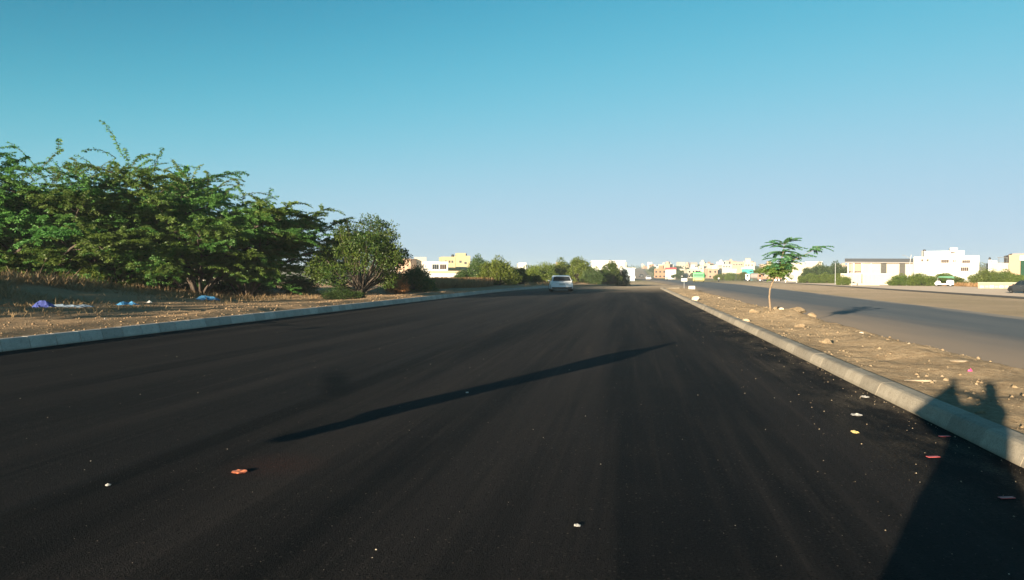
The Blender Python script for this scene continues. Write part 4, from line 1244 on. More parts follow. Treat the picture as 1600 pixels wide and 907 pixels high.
# middle distance, right of the highway
d = 450.0; px0 = 1154; s = d / F
B = building('tower_block', 'pale stepped building with a small tower above the highway', px0, d, 0.0, z=0.0); z0 = 0.0
block(B, xx(1129), xx(1145), 0, 10, zz(413), M_CREAM, 'side_wing')
block(B, xx(1144), xx(1161), -0.6, 10, zz(409.5), M_PINK)
block(B, xx(1161.2), xx(1178), 0.2, 10, zz(411), M_CREAM, 'side_wing')
block(B, xx(1164), xx(1171.5), 1.5, 5, zz(404.5), M_CREAM, 'stair_tower', z0=zz(411) - 0.4)
MB().box(xx(1163.5), xx(1172), 1.2, 5.3, zz(404.5), zz(403.6)).build('roof_slab', M_GREYW, B)
for a in (1132, 1136, 1140): window(B, xx(a), zz(418), 0.9, 1.0)
for a in (1147, 1151, 1155, 1158.5): window(B, xx(a), zz(415), 0.9, 1.0, -0.6)
for a in (1165, 1169, 1174): window(B, xx(a), zz(416), 0.9, 1.0, 0.2)
B = building('teal_shed', 'shed with bright teal front behind the white lorry', 1168, 335, 0.0); z0 = B.location.z; s = 335 / F
MB().box(-8.5 * s, 8.5 * s, 0, 8, -0.3, zpix(421, 335) - z0).build('wall', M_TEAL, B)
MB().box(-9.5 * s, 9.5 * s, -1, 9, zpix(421, 335) - z0, zpix(418.5, 335) - z0).build('roof', M_BLUEW, B)
B = building('white_shed', 'low white roadside shed left of the teal shed', 1144, 345, 0.0); z0 = B.location.z; s = 345 / F
MB().box(-6.5 * s, 6.5 * s, 0, 7, -0.3, zpix(421, 345) - z0).build('wall', M_WHITE, B)
MB().box(-7 * s, 7 * s, -0.5, 7.5, zpix(421, 345) - z0, zpix(420, 345) - z0).build('roof', M_CREAM, B)
B = building('red_banded_shop', 'white shop with dark red fascia beside the far highway', 1048, 430, 0.0); z0 = B.location.z; s = 430 / F
MB().box(-8 * s, 8 * s, 0, 8, -0.3, zpix(421.5, 430) - z0).build('wall', M_WHITE, B)
MB().box(-8.5 * s, 8.5 * s, -0.6, 8.4, zpix(421.5, 430) - z0, zpix(418.6, 430) - z0).build('fascia', M_REDW, B)
B = building('flat_house', 'white flat roofed house with shaded porch right of the sapling', 1250, 270, 0.0); z0 = B.location.z; s = 270 / F
block(B, -11 * s, 10 * s, 0, 8, zpix(413.5, 270) - z0, M_CREAM); window(B, -1.5, 1.6, 1.2, 1.2); window(B, 1.2, 1.6, 1.0, 1.2)
MB().box(-3.0, 1.5, 2, 6, zpix(413.5, 270) - z0, zpix(410.5, 270) - z0).build('roof_hut', M_CREAM, B)
B = building('long_roof_house', 'long pale roof seen above the trees right of the sapling', 1272, 300, 0.0); z0 = B.location.z; s = 300 / F
MB().box(-12 * s, 11 * s, 0, 9, -0.3, zpix(410, 300) - z0).build('wall', M_CREAM, B); MB().box(-13 * s, 12 * s, -0.5, 9.5, zpix(410, 300) - z0, zpix(409, 300) - z0).build('roof', M_WHITE, B)

# notice board
d = 215.0; x, y = P(1236, d); s = d * cosa(1236) / F
B = thing('notice_board', 'large white notice board with a faint round grey mark', 'sign', (x, y, -0.5), facing(1236)); 
MB().box(-10 * s, 10 * s, 0, 0.12, 0.5, 2.95).build('board', M_WHITE, B)
mb = MB(); mb.loft([[(0.1 + 0.85 * math.cos(a * math.pi / 9) * k, yy, 1.7 + 0.8 * math.sin(a * math.pi / 9) * k) for a in range(18)] for yy, k in ((-0.02, 1), (-0.003, 1))]); mb.build('round_mark', M_GREYW, B)
for a in (-1.5, 1.5): MB().box(a - 0.06, a + 0.06, 0.125, 0.22, -0.2, 3.0).build('post', M_METAL, B)

# houses of the distant town on the rise
rg = random.Random(21)
HM = [(M_WHITE, 'white'), (M_CREAM, 'cream'), (M_PINK, 'pinkish'), (M_CREAM, 'cream'), (M_GREYW, 'grey'), (M_BRICKW, 'raw brick')]
WM = MB().box(-0.55, 0.55, -0.08, 0.0, 0, 1.1).mesh('window'); WM.materials.append(M_GLASS)
def far_house(px, d, zone):
    x, y = P(px, d)
    sh = float(hx(y))
    if 4 + sh < x < 24 + sh and y < 1300: return
    m, cn = rg.choice(HM)
    w, dp, (h, st_) = rg.uniform(4.5, 9), rg.uniform(5, 9), rg.choice([(3.4, 'single storey'), (3.6, 'single storey'), (6.2, 'two storey'), (6.6, 'two storey'), (9.2, 'three storey')]) 
    hut = rg.random() < 0.55
    B = thing('town_house', '%s %s house with %s, distant town %s' % (cn, st_, 'roof hut' if hut else 'plain roof', zone), 'house', (x, y, float(gz(x, y)) - 0.3), facing(px) + rg.uniform(-0.5, 0.5), 'houses of the distant town ' + zone)
    block(B, -w / 2, w / 2, 0, dp, h, m, z0=-0.5, parapet=0.6)
    if hut:
        a = rg.uniform(-w / 4, w / 4); MB().box(a - 1.4, a + 1.4, dp * 0.4, dp * 0.4 + 3, h - 0.6, h + 2.2).build('roof_hut', m, B)
    n = int(w / 2.6)
    for fl in range(max(1, int(h / 3.1))):
        for k in range(n):
            link('window', WM, None, B, (-w / 2 + w * (k + 0.5) / n, -0.002, 0.9 + fl * 3.1))
for i in range(78): far_house(rg.uniform(985, 1185), rg.uniform(460, 1150), 'beyond the highway')
for i in range(16): far_house(rg.uniform(612, 745), rg.uniform(290, 520), 'behind the yellow house')
for i in range(14): far_house(rg.uniform(800, 985), rg.uniform(420, 900), 'above the roadside bushes')
for i in range(8): far_house(rg.uniform(1190, 1330), rg.uniform(420, 800), 'right of the sapling')
# glimpses of pale walls between the thicket trunks
B = building('hidden_house', 'sunlit pale house glimpsed between the thicket trunks', 345, 120, 0.0, z=-0.5); block(B, -6, 6, 0, 8, 4.2, M_CREAM); window(B, -2, 1.4, 1, 1.2); window(B, 2, 1.4, 1, 1.2)
B = building('hidden_house', 'sunlit tan house glimpsed through the gap below the middle thorn trees', 195, 130, 0.0, z=-0.5); block(B, -7, 6, 0, 8, 3.6, M_TAN); window(B, -2, 1.4, 1, 1.2)

# ------------------------------------------------------------------ poles and signs
def pole(px, d, pts, r, label, name='utility_pole', m=M_METAL, extra=None):
    x, y = P(px, d)
    B = thing(name, label, 'pole', (x, y, float(gz(x, y))), facing(px))
    MB().tube(pts, r, 7).build('shaft', m, B)
    if extra:
        for nm, p, rr in extra: MB().tube(p, rr, 6).build(nm, m, B)
    return B
pole(1416, 150, [(0, 0, -0.2), (0.3, 0, 2.5), (0.85, 0, 6.4)], [0.11, 0.09, 0.06], 'leaning lamp post with one drooping arm before the long shed', 'lamp_post', M_METAL,
     [('arm', [(0.75, 0, 5.6), (-0.3, 0, 6.2), (-0.75, 0, 6.35)], [0.05, 0.04, 0.06])])
pole(1492, 160, [(0.2, 0, -0.2), (-0.1, 0, 6.2)], [0.1, 0.07], 'thin straight pole before the white factory')
pole(1457, 152, [(-0.3, 0, 0), (0.05, 0, 1.7), (0.7, 0, 3.9)], [0.16, 0.1, 0.06], 'short leaning stub pole above the green bushes')
pole(1331, 150, [(0, 0, -0.2), (0, 0, 4.9)], [0.1, 0.08], 'pole standing before the compound wall near its left end')
pole(1305, 175, [(0, 0, -0.2), (0, 0, 5.2)], [0.09, 0.07], 'thin pole among the bushes left of the compound wall')
pole(1150, 300, [(0, 0, -0.2), (0, 0, 4.2)], [0.12, 0.1], 'thin dark pole left of the white lorry', m=M_DKMETAL)

x, y = G(1069, 449.5, -0.05)
x, y = 9.0 * 0 + P(1069, 96)[0], P(1069, 96)[1]
B = thing('road_sign', 'small road sign of two white plates on a post at the end of the median', 'sign', (x, y, -0.1), facing(1069) + 0.1)
MB().tube([(0, 0, -0.2), (0, 0, 1.35)], 0.03, 6).build('post', M_METAL, B)
for a in (-0.2, 0.2): MB().box(a - 0.18, a + 0.18, -0.06, -0.035, 0.95, 1.35).build('plate', M_WHITE, B)
x, y = P(1081, 98)
B = thing('marker_stone', 'low white painted marker beside the road sign on the median end', 'marker', (x, y, -0.2), facing(1081))
MB().box(-0.42, 0.42, 0, 0.15, 0, 0.42).build('slab', M_WHITE, B, bevel=0.03)

# ------------------------------------------------------------------ vehicles
def wheel(parent, x, y, r=0.31, w=0.19, side=1):
    def ring(rr, xx_): return [(xx_, rr * math.cos(a * math.pi / 9), rr * math.sin(a * math.pi / 9)) for a in range(18)]
    t = MB().loft([ring(r * 0.62, -w / 2), ring(r * 0.93, -w / 2), ring(r, -w / 2 + 0.03), ring(r, w / 2 - 0.03), ring(r * 0.93, w / 2), ring(r * 0.62, w / 2)], False)
    wh = link('wheel', t.mesh('wheel', smooth=False), M_TYRE, parent, (x, y, r))
    rim = MB().loft([ring(r * 0.63, -w / 2 + 0.03), ring(r * 0.63, w / 2 - 0.02), ring(r * 0.3, w / 2 + 0.0), ring(r * 0.08, w / 2 + 0.01)])
    o = link('rim', rim.mesh('rim'), M_RIM, wh)
    if side < 0: o.rotation_euler = (0, 0, math.pi)
    return wh

def car(name, label, loc, rz, paint, group=None):
    """estate car; the rear looks to -y"""
    c = thing(name, label, 'car', loc, rz, group)
    def ring(y, zb, zt, wb, wt, crown=0.0):
        zm = zb + (zt - zb) * 0.45
        return [(-wb * 0.94, y, zb), (wb * 0.94, y, zb), (wb, y, zb + 0.08), (wb, y, zm), (wt, y, zt), (wt * 0.9, y, zt + 0.02 + crown * 0.5), (0, y, zt + 0.03 + crown), (-wt * 0.9, y, zt + 0.02 + crown * 0.5), (-wt, y, zt), (-wb, y, zm), (-wb, y, zb + 0.08)]
    b = MB()
    b.loft([ring(-2.10, 0.34, 0.86, 0.78, 0.74), ring(-2.02, 0.26, 0.93, 0.86, 0.80), ring(-1.75, 0.22, 0.95, 0.89, 0.83), ring(-1.0, 0.2, 0.94, 0.90, 0.84), ring(0.9, 0.2, 0.93, 0.90, 0.84),
            ring(1.2, 0.2, 0.92, 0.89, 0.82), ring(1.8, 0.22, 0.83, 0.87, 0.77), ring(2.08, 0.26, 0.70, 0.8, 0.68), ring(2.16, 0.34, 0.62, 0.72, 0.6)])
    def cab(y, z0, z1, w0, w1):
        return [(-w0, y, z0), (w0, y, z0), (w1, y + 0.0, z1 - 0.05), (w1 * 0.9, y, z1), (-w1 * 0.9, y, z1), (-w1, y, z1 - 0.05)]
    b.loft([[(-0.80, -2.0, 0.93), (0.80, -2.0, 0.93), (0.79, -1.99, 0.96), (0.7, -1.98, 0.97), (-0.7, -1.98, 0.97), (-0.79, -1.99, 0.96)],
            cab(-1.62, 0.93, 1.43, 0.80, 0.66), cab(-1.3, 0.93, 1.49, 0.82, 0.67), cab(-0.3, 0.93, 1.52, 0.82, 0.68), cab(0.25, 0.92, 1.45, 0.82, 0.66),
            [(-0.8, 1.1, 0.9), (0.8, 1.1, 0.9), (0.78, 1.09, 0.93), (0.7, 1.08, 0.94), (-0.7, 1.08, 0.94), (-0.78, 1.09, 0.93)]])
    b.build('body', paint, c, smooth=False)
    e = 0.012
    def quad(nm, m, pts, out):
        n = Vector(out).normalized() * e; mb = MB()
        vs = [Vector(p) + n for p in pts] + [Vector(p) - n * 0.6 for p in pts]
        k = len(pts)
        mb.add(vs, [tuple(range(k)), tuple(range(2 * k - 1, k - 1, -1))] + [(i, (i + 1) % k, (i + 1) % k + k, i + k) for i in range(k)])
        return mb.build(nm, m, c)
    def rw(t, hw): return (hw, -1.985 + 0.365 * t, 0.965 + 0.45 * t)
    quad('rear_window', M_GLASS, [(-0.72, *rw(0.06, 0)[1:]), (0.72, *rw(0.06, 0)[1:]), (0.6, *rw(0.93, 0)[1:]), (-0.6, *rw(0.93, 0)[1:])], (0, -1, 0.8))
    for sgn in (-1, 1):
        quad('side_window', M_GLASS, [(sgn * 0.80, -1.5, 0.98), (sgn * 0.81, -0.35, 0.98), (sgn * 0.69, -0.35, 1.43), (sgn * 0.68, -1.4, 1.40)], (sgn, 0, 0.3))
        quad('side_window', M_GLASS, [(sgn * 0.81, -0.28, 0.98), (sgn * 0.81, 0.75, 0.97), (sgn * 0.69, 0.15, 1.40), (sgn * 0.69, -0.28, 1.43)], (sgn, 0, 0.3))
        quad('tail_light', M_TAIL, [(sgn * 0.52, -2.075, 0.76), (sgn * 0.80, -2.055, 0.74), (sgn * 0.78, -2.03, 0.92), (sgn * 0.6, -2.05, 0.90)], (sgn * 0.2, -1, 0.1))
        MB().box(sgn * 0.86, sgn * 1.02, 0.72, 0.86, 0.95, 1.08).build('wing_mirror', paint, c, bevel=0.03)
        MB().box(sgn * 0.90 - 0.02, sgn * 0.90 + 0.02, -0.6, -0.42, 0.8, 0.83).build('door_handle', M_RIM, c)
        for yy in (-1.3, 1.32):
            wheel(c, sgn * 0.80, yy, 0.31, 0.2, sgn)
            quad('wheel_arch', M_BLACKP, [(sgn * 0.899, yy + 0.37 * math.cos(a), 0.31 + 0.37 * math.sin(a)) for a in np.linspace(-0.15, math.pi + 0.15, 9)], (sgn, 0, 0))
    MB().box(-0.80, 0.80, -2.15, -1.95, 0.30, 0.42).build('bumper', M_BLACKP, c, bevel=0.02)
    MB().box(-0.24, 0.24, -2.125, -2.09, 0.62, 0.72).build('number_plate', M_PLATE, c)
    MB().box(-0.5, 0.5, -2.11, -2.08, 0.755, 0.785).build('trim_strip', M_RIM, c)
    MB().tube([(-0.45, -2.16, 0.27), (-0.45, -1.9, 0.27)], 0.03, 8).build('exhaust', M_RIM, c)
    quad('windscreen', M_GLASS, [(-0.72, 1.02, 0.96), (0.72, 1.02, 0.96), (0.62, 0.32, 1.41), (-0.62, 0.32, 1.41)], (0, 1, 1.2))
    return c
cx, cy = P(876, 76)
silver = car('parked_car', 'silver estate car seen from behind on the new road', (cx, cy, 0), rad(9.0), M_SILVER)
silver.scale = (1.27, 1.1, 1.07)
for (px, d, rz, lb, mm) in ((1013, 330, 0.05, 'small white car far ahead where road and highway meet', M_CARW), (989, 420, 0.05, 'white car far up the left side of the highway', M_CARW), (1002, 520, 0.1, 'dark car at the crest of the highway', M_DKMETAL)):
    x, y = P(px, d)
    k = dup(silver, (x, y, float(gz(x, y)) + 0.12), rz, 1.25 if d < 400 else 1.5, lb, 'cars far along the highway', {M_SILVER: mm})
    k.name = 'distant_car'

def bus():
    x, y = P(1092, 236)
    b = thing('bus', 'bus with green upper half and yellow lower half on the highway', 'bus', (x, y, HZ + 0.0), rad(-6))
    MB().box(-1.25, 1.25, -4.6, 4.6, 0.35, 1.28).build('lower_body', M_BUSY, b, bevel=0.06)
    MB().box(-1.25, 1.25, -4.6, 4.6, 1.285, 3.05).build('upper_body', M_BUSG, b, bevel=0.12)
    MB().box(-1.1, 1.1, -4.66, -4.605, 1.75, 2.6).build('rear_window', M_RICKG, b)
    for k in range(6):
        for sgn in (-1, 1):
            MB().box(*sorted((sgn * 1.253, sgn * 1.275)), -4.1 + k * 1.4, -2.95 + k * 1.4, 1.75, 2.55).build('side_window', M_RICKG, b)
    MB().box(-1.2, 1.2, -4.72, -4.61, 0.42, 0.68).build('bumper', M_BLACKP, b)
    for sgn in (-1, 1):
        MB().box(sgn * 0.95 - 0.14, sgn * 0.95 + 0.14, -4.64, -4.605, 0.8, 1.05).build('tail_light', M_TAIL, b)
        for yy in (-2.6, 2.9): wheel(b, sgn * 1.08, yy, 0.48, 0.28, sgn)
    return b
bus().scale = (1.35, 1, 1)

def rickshaw(px, d, rz, label):
    x, y = P(px, d)
    r = thing('auto_rickshaw', label, 'rickshaw', (x, y, float(gz(x, y)) + 0.05), rz)
    side = [(-1.3, 0.3), (-1.3, 1.0), (-0.35, 1.0), (-0.3, 0.5), (0.35, 0.5), (0.55, 0.95), (0.95, 0.95), (1.25, 0.6), (1.2, 0.3)]
    MB().loft([[(a, yy, b) for a, b in side] for yy in (-0.62, 0.62)]).build('body', M_CARW, r, bevel=0.03)
    top = [(-1.38, 1.35), (-1.32, 1.72), (-1.0, 1.82), (0.55, 1.80), (0.82, 1.66), (0.85, 1.55), (-1.0, 1.42)]
    MB().loft([[(a, yy, b) for a, b in top] for yy in (-0.66, 0.66)]).build('canopy', M_RICKG, r, bevel=0.04)
    for yy in (-0.58, 0.58):
        for a in (-1.2, -0.3, 0.75): MB().tube([(a, yy, 0.9), (a, yy, 1.6)], 0.035, 5).build('canopy_post', M_BLACKP, r)
    MB().box(-1.1, -0.4, -0.5, 0.5, 1.003, 1.3).build('seat', M_BLACKP, r, bevel=0.05)
    MB().add([(0.9, -0.55, 0.95), (0.9, 0.55, 0.95), (0.78, 0.55, 1.6), (0.78, -0.55, 1.6), (0.93, -0.55, 0.95), (0.93, 0.55, 0.95), (0.81, 0.55, 1.6), (0.81, -0.55, 1.6)],
             [(3, 2, 1, 0), (4, 5, 6, 7), (0, 1, 5, 4), (1, 2, 6, 5), (2, 3, 7, 6), (3, 0, 4, 7)]).build('windscreen', M_PALEBAG, r)
    for a, yy in ((-0.85, -0.55), (-0.85, 0.55), (1.0, 0)):
        w = wheel(r, a, yy, 0.24, 0.12); w.rotation_euler = (0, 0, math.pi / 2)
    return r
rk = rickshaw(1475, 142, facing(1475) + math.pi, 'green roofed white auto rickshaw on the far carriageway before the bushes')
rk.scale = (1.25, 1.1, 1.1)

def lorry(px, d, rz, label, kind):
    x, y = P(px, d)
    t = thing('lorry', label, 'lorry', (x, y, float(gz(x, y)) + 0.05), rz)
    cabm = M_CARW if kind == 'white' else M_TRUCKB
    MB().box(-4.2, -2.5, -1.15, 1.15, 0.6, 2.7).build('cab', cabm, t, bevel=0.12)
    MB().box(-4.24, -4.205, -0.95, 0.95, 1.6, 2.4).build('windscreen', M_GLASS, t)
    for yy in (-1.18, 1.155): MB().box(-3.8, -2.9, yy, yy + 0.025, 1.6, 2.35).build('side_window', M_GLASS, t)
    MB().box(-4.2, 4.3, -0.5, 0.5, 0.45, 0.8).build('chassis', M_BLACKP, t)
    if kind == 'white':
        n = 14
        MB().loft([[(a, 1.15 * math.cos(k * 2 * math.pi / n) * q, 1.95 + 1.1 * math.sin(k * 2 * math.pi / n) * q) for k in range(n)] for a, q in ((-2.35, 0.8), (-2.15, 1), (4.2, 1), (4.4, 0.8))]).build('tank', M_GREYW, t, smooth=True)
    else:
        mb = MB(); mb.box(-2.4, 4.4, -1.2, 1.2, 0.85, 1.1); mb.build('bed', M_TRUCKB, t)
        for yy in (-1.2, 1.12): MB().box(-2.4, 4.4, yy, yy + 0.08, 1.1, 1.9).build('side_board', M_TRUCKB, t)
        for a in np.arange(-2.3, 4.4, 1.1):
            for yy in (-1.26, 1.2): MB().box(a, a + 0.1, yy, yy + 0.06, 0.9, 2.0).build('stake', M_CREAM, t)
        MB().box(-2.4, -2.3, -1.1, 1.1, 1.1, 2.5).build('headboard', M_TRUCKB, t); MB().box(4.3, 4.4, -1.1, 1.1, 1.1, 1.9).build('tailgate', M_CREAM, t)
    for a in (-3.3, 2.2, 3.4):
        for sgn in (-1, 1):
            w = wheel(t, a, sgn * 0.95, 0.48, 0.3); w.rotation_euler = (0, 0, math.pi / 2)
    return t
lorry(1183, 285, facing(1183) - 0.25, 'white tank lorry parked left of the brown flatbed lorry', 'white')
lorry(1203, 272, facing(1203) - 0.2, 'rusty brown flatbed lorry parked behind the sapling trunk', 'brown')

# motorcycles with riders, far away
def moto(px, d, rz, label, shirt):
    x, y = P(px, d)
    m = thing('motorcycle', label, 'motorcycle', (x, y, float(gz(x, y)) + 0.07), rz, 'motorcycles with riders far off')
    for yy in (-0.65, 0.65): wheel(m, 0, yy, 0.3, 0.1)
    MB().tube([(0, -0.65, 0.35), (0, -0.2, 0.6), (0, 0.35, 0.75), (0, 0.65, 0.35)], [0.05, 0.12, 0.12, 0.04], 6).build('frame', M_DKMETAL, m)
    MB().box(-0.13, 0.13, -0.6, 0.1, 0.74, 0.84).build('seat', M_BLACKP, m, bevel=0.03)
    MB().tube([(-0.35, 0.45, 1.02), (0, 0.5, 1.0), (0.35, 0.45, 1.02)], 0.02, 5).build('handlebar', M_METAL, m)
    r = person((x, y, float(gz(x, y)) + 0.07), rz, 'person in a %s shirt riding the motorcycle' % shirt[0], 'sit', shirt[1])
    return m

def person(loc, rz, label, pose, shirt):
    """one continuous skinned body; clothing colours by height, hair as a child"""
    J = {'pel': (0, 0, 0.93), 'sp': (0, 0.0, 1.15), 'ch': (0, 0.02, 1.34), 'nk': (0, 0.02, 1.46), 'hd': (0, 0.04, 1.58), 'tp': (0, 0.03, 1.70),
         'hl': (-0.10, 0, 0.9), 'kl': (-0.12, 0.03, 0.49), 'al': (-0.13, -0.02, 0.08), 'tl': (-0.14, 0.16, 0.03), 'hr': (0.10, 0, 0.9), 'kr': (0.12, 0.03, 0.49), 'ar': (0.13, -0.02, 0.08), 'tr': (0.14, 0.16, 0.03),
         'sl': (-0.19, 0.01, 1.39), 'el': (-0.25, -0.02, 1.11), 'wl': (-0.25, 0.08, 0.87), 'fl': (-0.25, 0.11, 0.76), 'sr': (0.19, 0.01, 1.39), 'er': (0.25, -0.02, 1.11), 'wr': (0.25, 0.08, 0.87), 'fr': (0.25, 0.11, 0.76)}
    if pose == 'sit':
        dz = -0.06
        for k in ('pel', 'sp', 'ch', 'nk', 'hd', 'tp', 'hl', 'hr', 'sl', 'sr'): J[k] = (J[k][0], J[k][1] - 0.25, J[k][2] + dz)
        J.update(kl=(-0.2, 0.15, 0.72), al=(-0.2, -0.02, 0.32), tl=(-0.2, 0.15, 0.28), kr=(0.2, 0.15, 0.72), ar=(0.2, -0.02, 0.32), tr=(0.2, 0.15, 0.28),
                 el=(-0.32, 0.0, 1.08), wl=(-0.34, 0.36, 1.04), fl=(-0.33, 0.46, 1.03), er=(0.32, 0.0, 1.08), wr=(0.34, 0.36, 1.04), fr=(0.33, 0.46, 1.03))
    if isinstance(pose, dict): J.update(pose)
    R = dict(pel=0.155, sp=0.14, ch=0.16, nk=0.06, hd=0.1, tp=0.07, hl=0.1, hr=0.1, kl=0.065, kr=0.065, al=0.045, ar=0.045, tl=0.035, tr=0.035,
             sl=0.075, sr=0.075, el=0.048, er=0.048, wl=0.032, wr=0.032, fl=0.03, fr=0.03)
    E = [('pel', 'sp'), ('sp', 'ch'), ('ch', 'nk'), ('nk', 'hd'), ('hd', 'tp'), ('pel', 'hl'), ('hl', 'kl'), ('kl', 'al'), ('al', 'tl'), ('pel', 'hr'), ('hr', 'kr'), ('kr', 'ar'), ('ar', 'tr'),
         ('ch', 'sl'), ('sl', 'el'), ('el', 'wl'), ('wl', 'fl'), ('ch', 'sr'), ('sr', 'er'), ('er', 'wr'), ('wr', 'fr')]
    keys = list(J)
    me = bpy.data.meshes.new('person')
    verts = [J[k] for k in keys]; edges = [(keys.index(a), keys.index(b)) for a, b in E]
    rads = [R[k] for k in keys]
    for side in ('l', 'r'):                     # thumb and four fingers on each hand
        w, f = Vector(J['w' + side]), Vector(J['f' + side])
        d_ = (f - w).normalized(); s_ = d_.cross(Vector((0, 0, 1)) if abs(d_.z) < 0.9 else Vector((0, 1, 0))).normalized()
        fi = keys.index('f' + side)
        for q, ln in ((-0.03, 0.075), (-0.01, 0.085), (0.01, 0.08), (0.03, 0.065)):
            b = len(verts); verts.append(tuple(f + s_ * q + d_ * 0.03)); verts.append(tuple(f + s_ * q * 1.2 + d_ * (0.03 + ln)))
            rads += [0.0095, 0.008]; edges += [(fi, b), (b, b + 1)]
        b = len(verts); verts.append(tuple(w * 0.4 + f * 0.6 + s_ * -0.055 + d_ * 0.03)); rads.append(0.011); edges.append((fi, b))
    me.from_pydata(verts, edges, [])
    o = bpy.data.objects.new('person', me); COL.objects.link(o)
    o.location = loc; o.rotation_euler = (0, 0, rz)
    sk = o.modifiers.new('skin', 'SKIN'); sk.use_smooth_shade = True
    for i, v in enumerate(me.skin_vertices[0].data):
        v.radius = (rads[i], rads[i] * (0.72 if i < len(keys) and keys[i] in ('pel', 'sp', 'ch') else 1.0)); v.use_root = (i == 0)
    ss = o.modifiers.new('sub', 'SUBSURF'); ss.levels = 1; ss.render_levels = 2
    pm, nt, b = nodes_of('person_surface')
    tc = nt.nodes.new('ShaderNodeTexCoord'); sp = nt.nodes.new('ShaderNodeSeparateXYZ'); nt.links.new(tc.outputs['Object'], sp.inputs[0])
    hip = J['pel'][2] - 0.02; nk = J['nk'][2] - 0.03
    c = mix(nt, mapr(nt, sp.outputs[2], hip, hip + 0.01), (0.05, 0.06, 0.09), shirt)
    c = mix(nt, mapr(nt, sp.outputs[2], nk, nk + 0.01), c, (0.3, 0.18, 0.11))
    nt.links.new(c, b.inputs['Base Color']); b.inputs['Roughness'].default_value = 0.8
    me.materials.append(pm)
    tag(o, label, 'person')
    h = rock_mesh(3, 2, 0.8); h.name = 'hair'; h.materials.clear()
    hd = Vector(J['hd'])
    ho = link('hair', h, M_HAIR, o, (hd.x, hd.y - 0.03, hd.z + 0.09)); ho.scale = (0.105, 0.115, 0.09)
    nose = MB().add([(-0.015, 0, 0), (0.015, 0, 0), (0, 0.03, -0.005), (0, 0.0, 0.045)], [(0, 1, 2), (1, 3, 2), (3, 0, 2), (0, 3, 1)]).build('nose', M_SKIN, o, (hd.x, hd.y + 0.092, hd.z))
    for sx in (-0.035, 0.035): link('eye', ROCKS[1].copy(), M_HAIR, o, (hd.x + sx, hd.y + 0.09, hd.z + 0.03)).scale = (0.012, 0.008, 0.012)
    return o
moto(1123, 236, rad(170), 'motorcycle with rider beside the right edge of the highway', ('white', (0.6, 0.6, 0.6)))
moto(1042, 290, rad(5), 'motorcycle with rider in yellow on the middle of the far highway', ('yellow', (0.6, 0.5, 0.05)))
# dark vehicle at the right edge
x, y = P(1603, 86)
jeep = dup(silver, (x, y, float(gz(x, y)) + 0.06), rad(8), 1.0, 'dark car cut by the right edge on the far carriageway', 'cars far along the highway', {M_SILVER: M_DKMETAL})
jeep.name = 'distant_car'

# ------------------------------------------------------------------ litter
def crumpled(name, px, py, w, dpt, h, m, label, cat, zf=None, seed=0, n=7, z0=0.0, group=None):
    """a thin crumpled piece of plastic or paper with folds"""
    x, y = G(px, py, z0 + 0.01); z = float(zf(x, y)) if zf else z0
    x, y = G(px, py, z + 0.01)
    rg = np.random.default_rng(seed)
    us = np.linspace(-1, 1, n); V = []
    for a in us:
        for b in us:
            k = 1 - 0.25 * rg.random()
            q = max(abs(a), abs(b))
            edge = math.hypot(a, b) / q if q > 0 else 1
            xx_, yy_ = a / edge ** 0.8 * w / 2 * k, b / edge ** 0.8 * dpt / 2 * k
            V.append((xx_, yy_, h * (0.15 + rg.random() * (1 - 0.75 * q * q)) + 0.004))
    Q = [(i * n + j, (i + 1) * n + j, (i + 1) * n + j + 1, i * n + j + 1) for i in range(n - 1) for j in range(n - 1)]
    mb = MB(); mb.add(V, Q)
    mb.add([(a, b, max(0.001, c - 0.004)) for a, b, c in V], [q[::-1] for q in Q])
    o = mb.build(name, m, None, (x, y, z), YAW + rg.uniform(-0.2, 0.2))
    return tag(o, label, cat, group)
crumpled('plastic_sheet', 322, 471, 1.5, 1.1, 0.3, M_BLUEBAG, 'crumpled bright blue plastic sheet under the thorn trees', 'plastic', vz, 1, z0=0.2)
crumpled('plastic_bag', 199, 478, 0.8, 0.6, 0.17, M_BLUEBAG, 'small blue plastic bag left of the big blue sheet', 'plastic', vz, 2, z0=0.2)
crumpled('plastic_bag', 107, 481, 1.05, 0.55, 0.1, M_PALEBAG, 'pale crumpled plastic beside the violet bag, flat on the verge', 'plastic', vz, 3, z0=0.2)
crumpled('plastic_bag', 130, 481, 0.6, 0.5, 0.1, M_PALEBAG, 'smaller pale bluish plastic scrap right of the flat pale plastic', 'plastic', vz, 31, z0=0.2)
crumpled('plastic_bag', 68, 482, 0.5, 0.45, 0.17, M_PURPLEBAG, 'violet blue plastic bag in the brown scrub, leftmost of the rubbish', 'plastic', vz, 4, z0=0.2)
crumpled('paper_scrap', 233, 474, 0.25, 0.22, 0.1, M_PAPER, 'small white scrap between the blue bag and the blue sheet', 'paper', vz, 5, z0=0.2)
crumpled('paper_scrap', 165, 502, 0.2, 0.18, 0.1, M_PAPER, 'white scrap on the sunlit earth behind the left kerb', 'paper', vz, 6, z0=0.2)
crumpled('paper_scrap', 372, 458, 0.35, 0.3, 0.3, M_PAPER, 'pale scrap at the foot of the forked trunks', 'paper', vz, 7, z0=0.2)
crumpled('wrapper', 374, 737, 0.14, 0.12, 0.025, M_ORANGE, 'orange red wrapper on the asphalt at the lower left', 'wrapper', None, 8)
crumpled('paper_scrap', 169, 757, 0.045, 0.05, 0.012, M_PAPER, 'tiny white scrap left of the orange wrapper', 'paper', None, 9)
crumpled('paper_scrap', 902, 820, 0.05, 0.045, 0.012, M_PAPER, 'tiny white scrap on the asphalt at the bottom centre', 'paper', None, 10)
crumpled('paper_scrap', 1338, 648, 0.13, 0.15, 0.02, M_PAPER, 'largest white paper scrap near the median kerb', 'paper', None, 11)
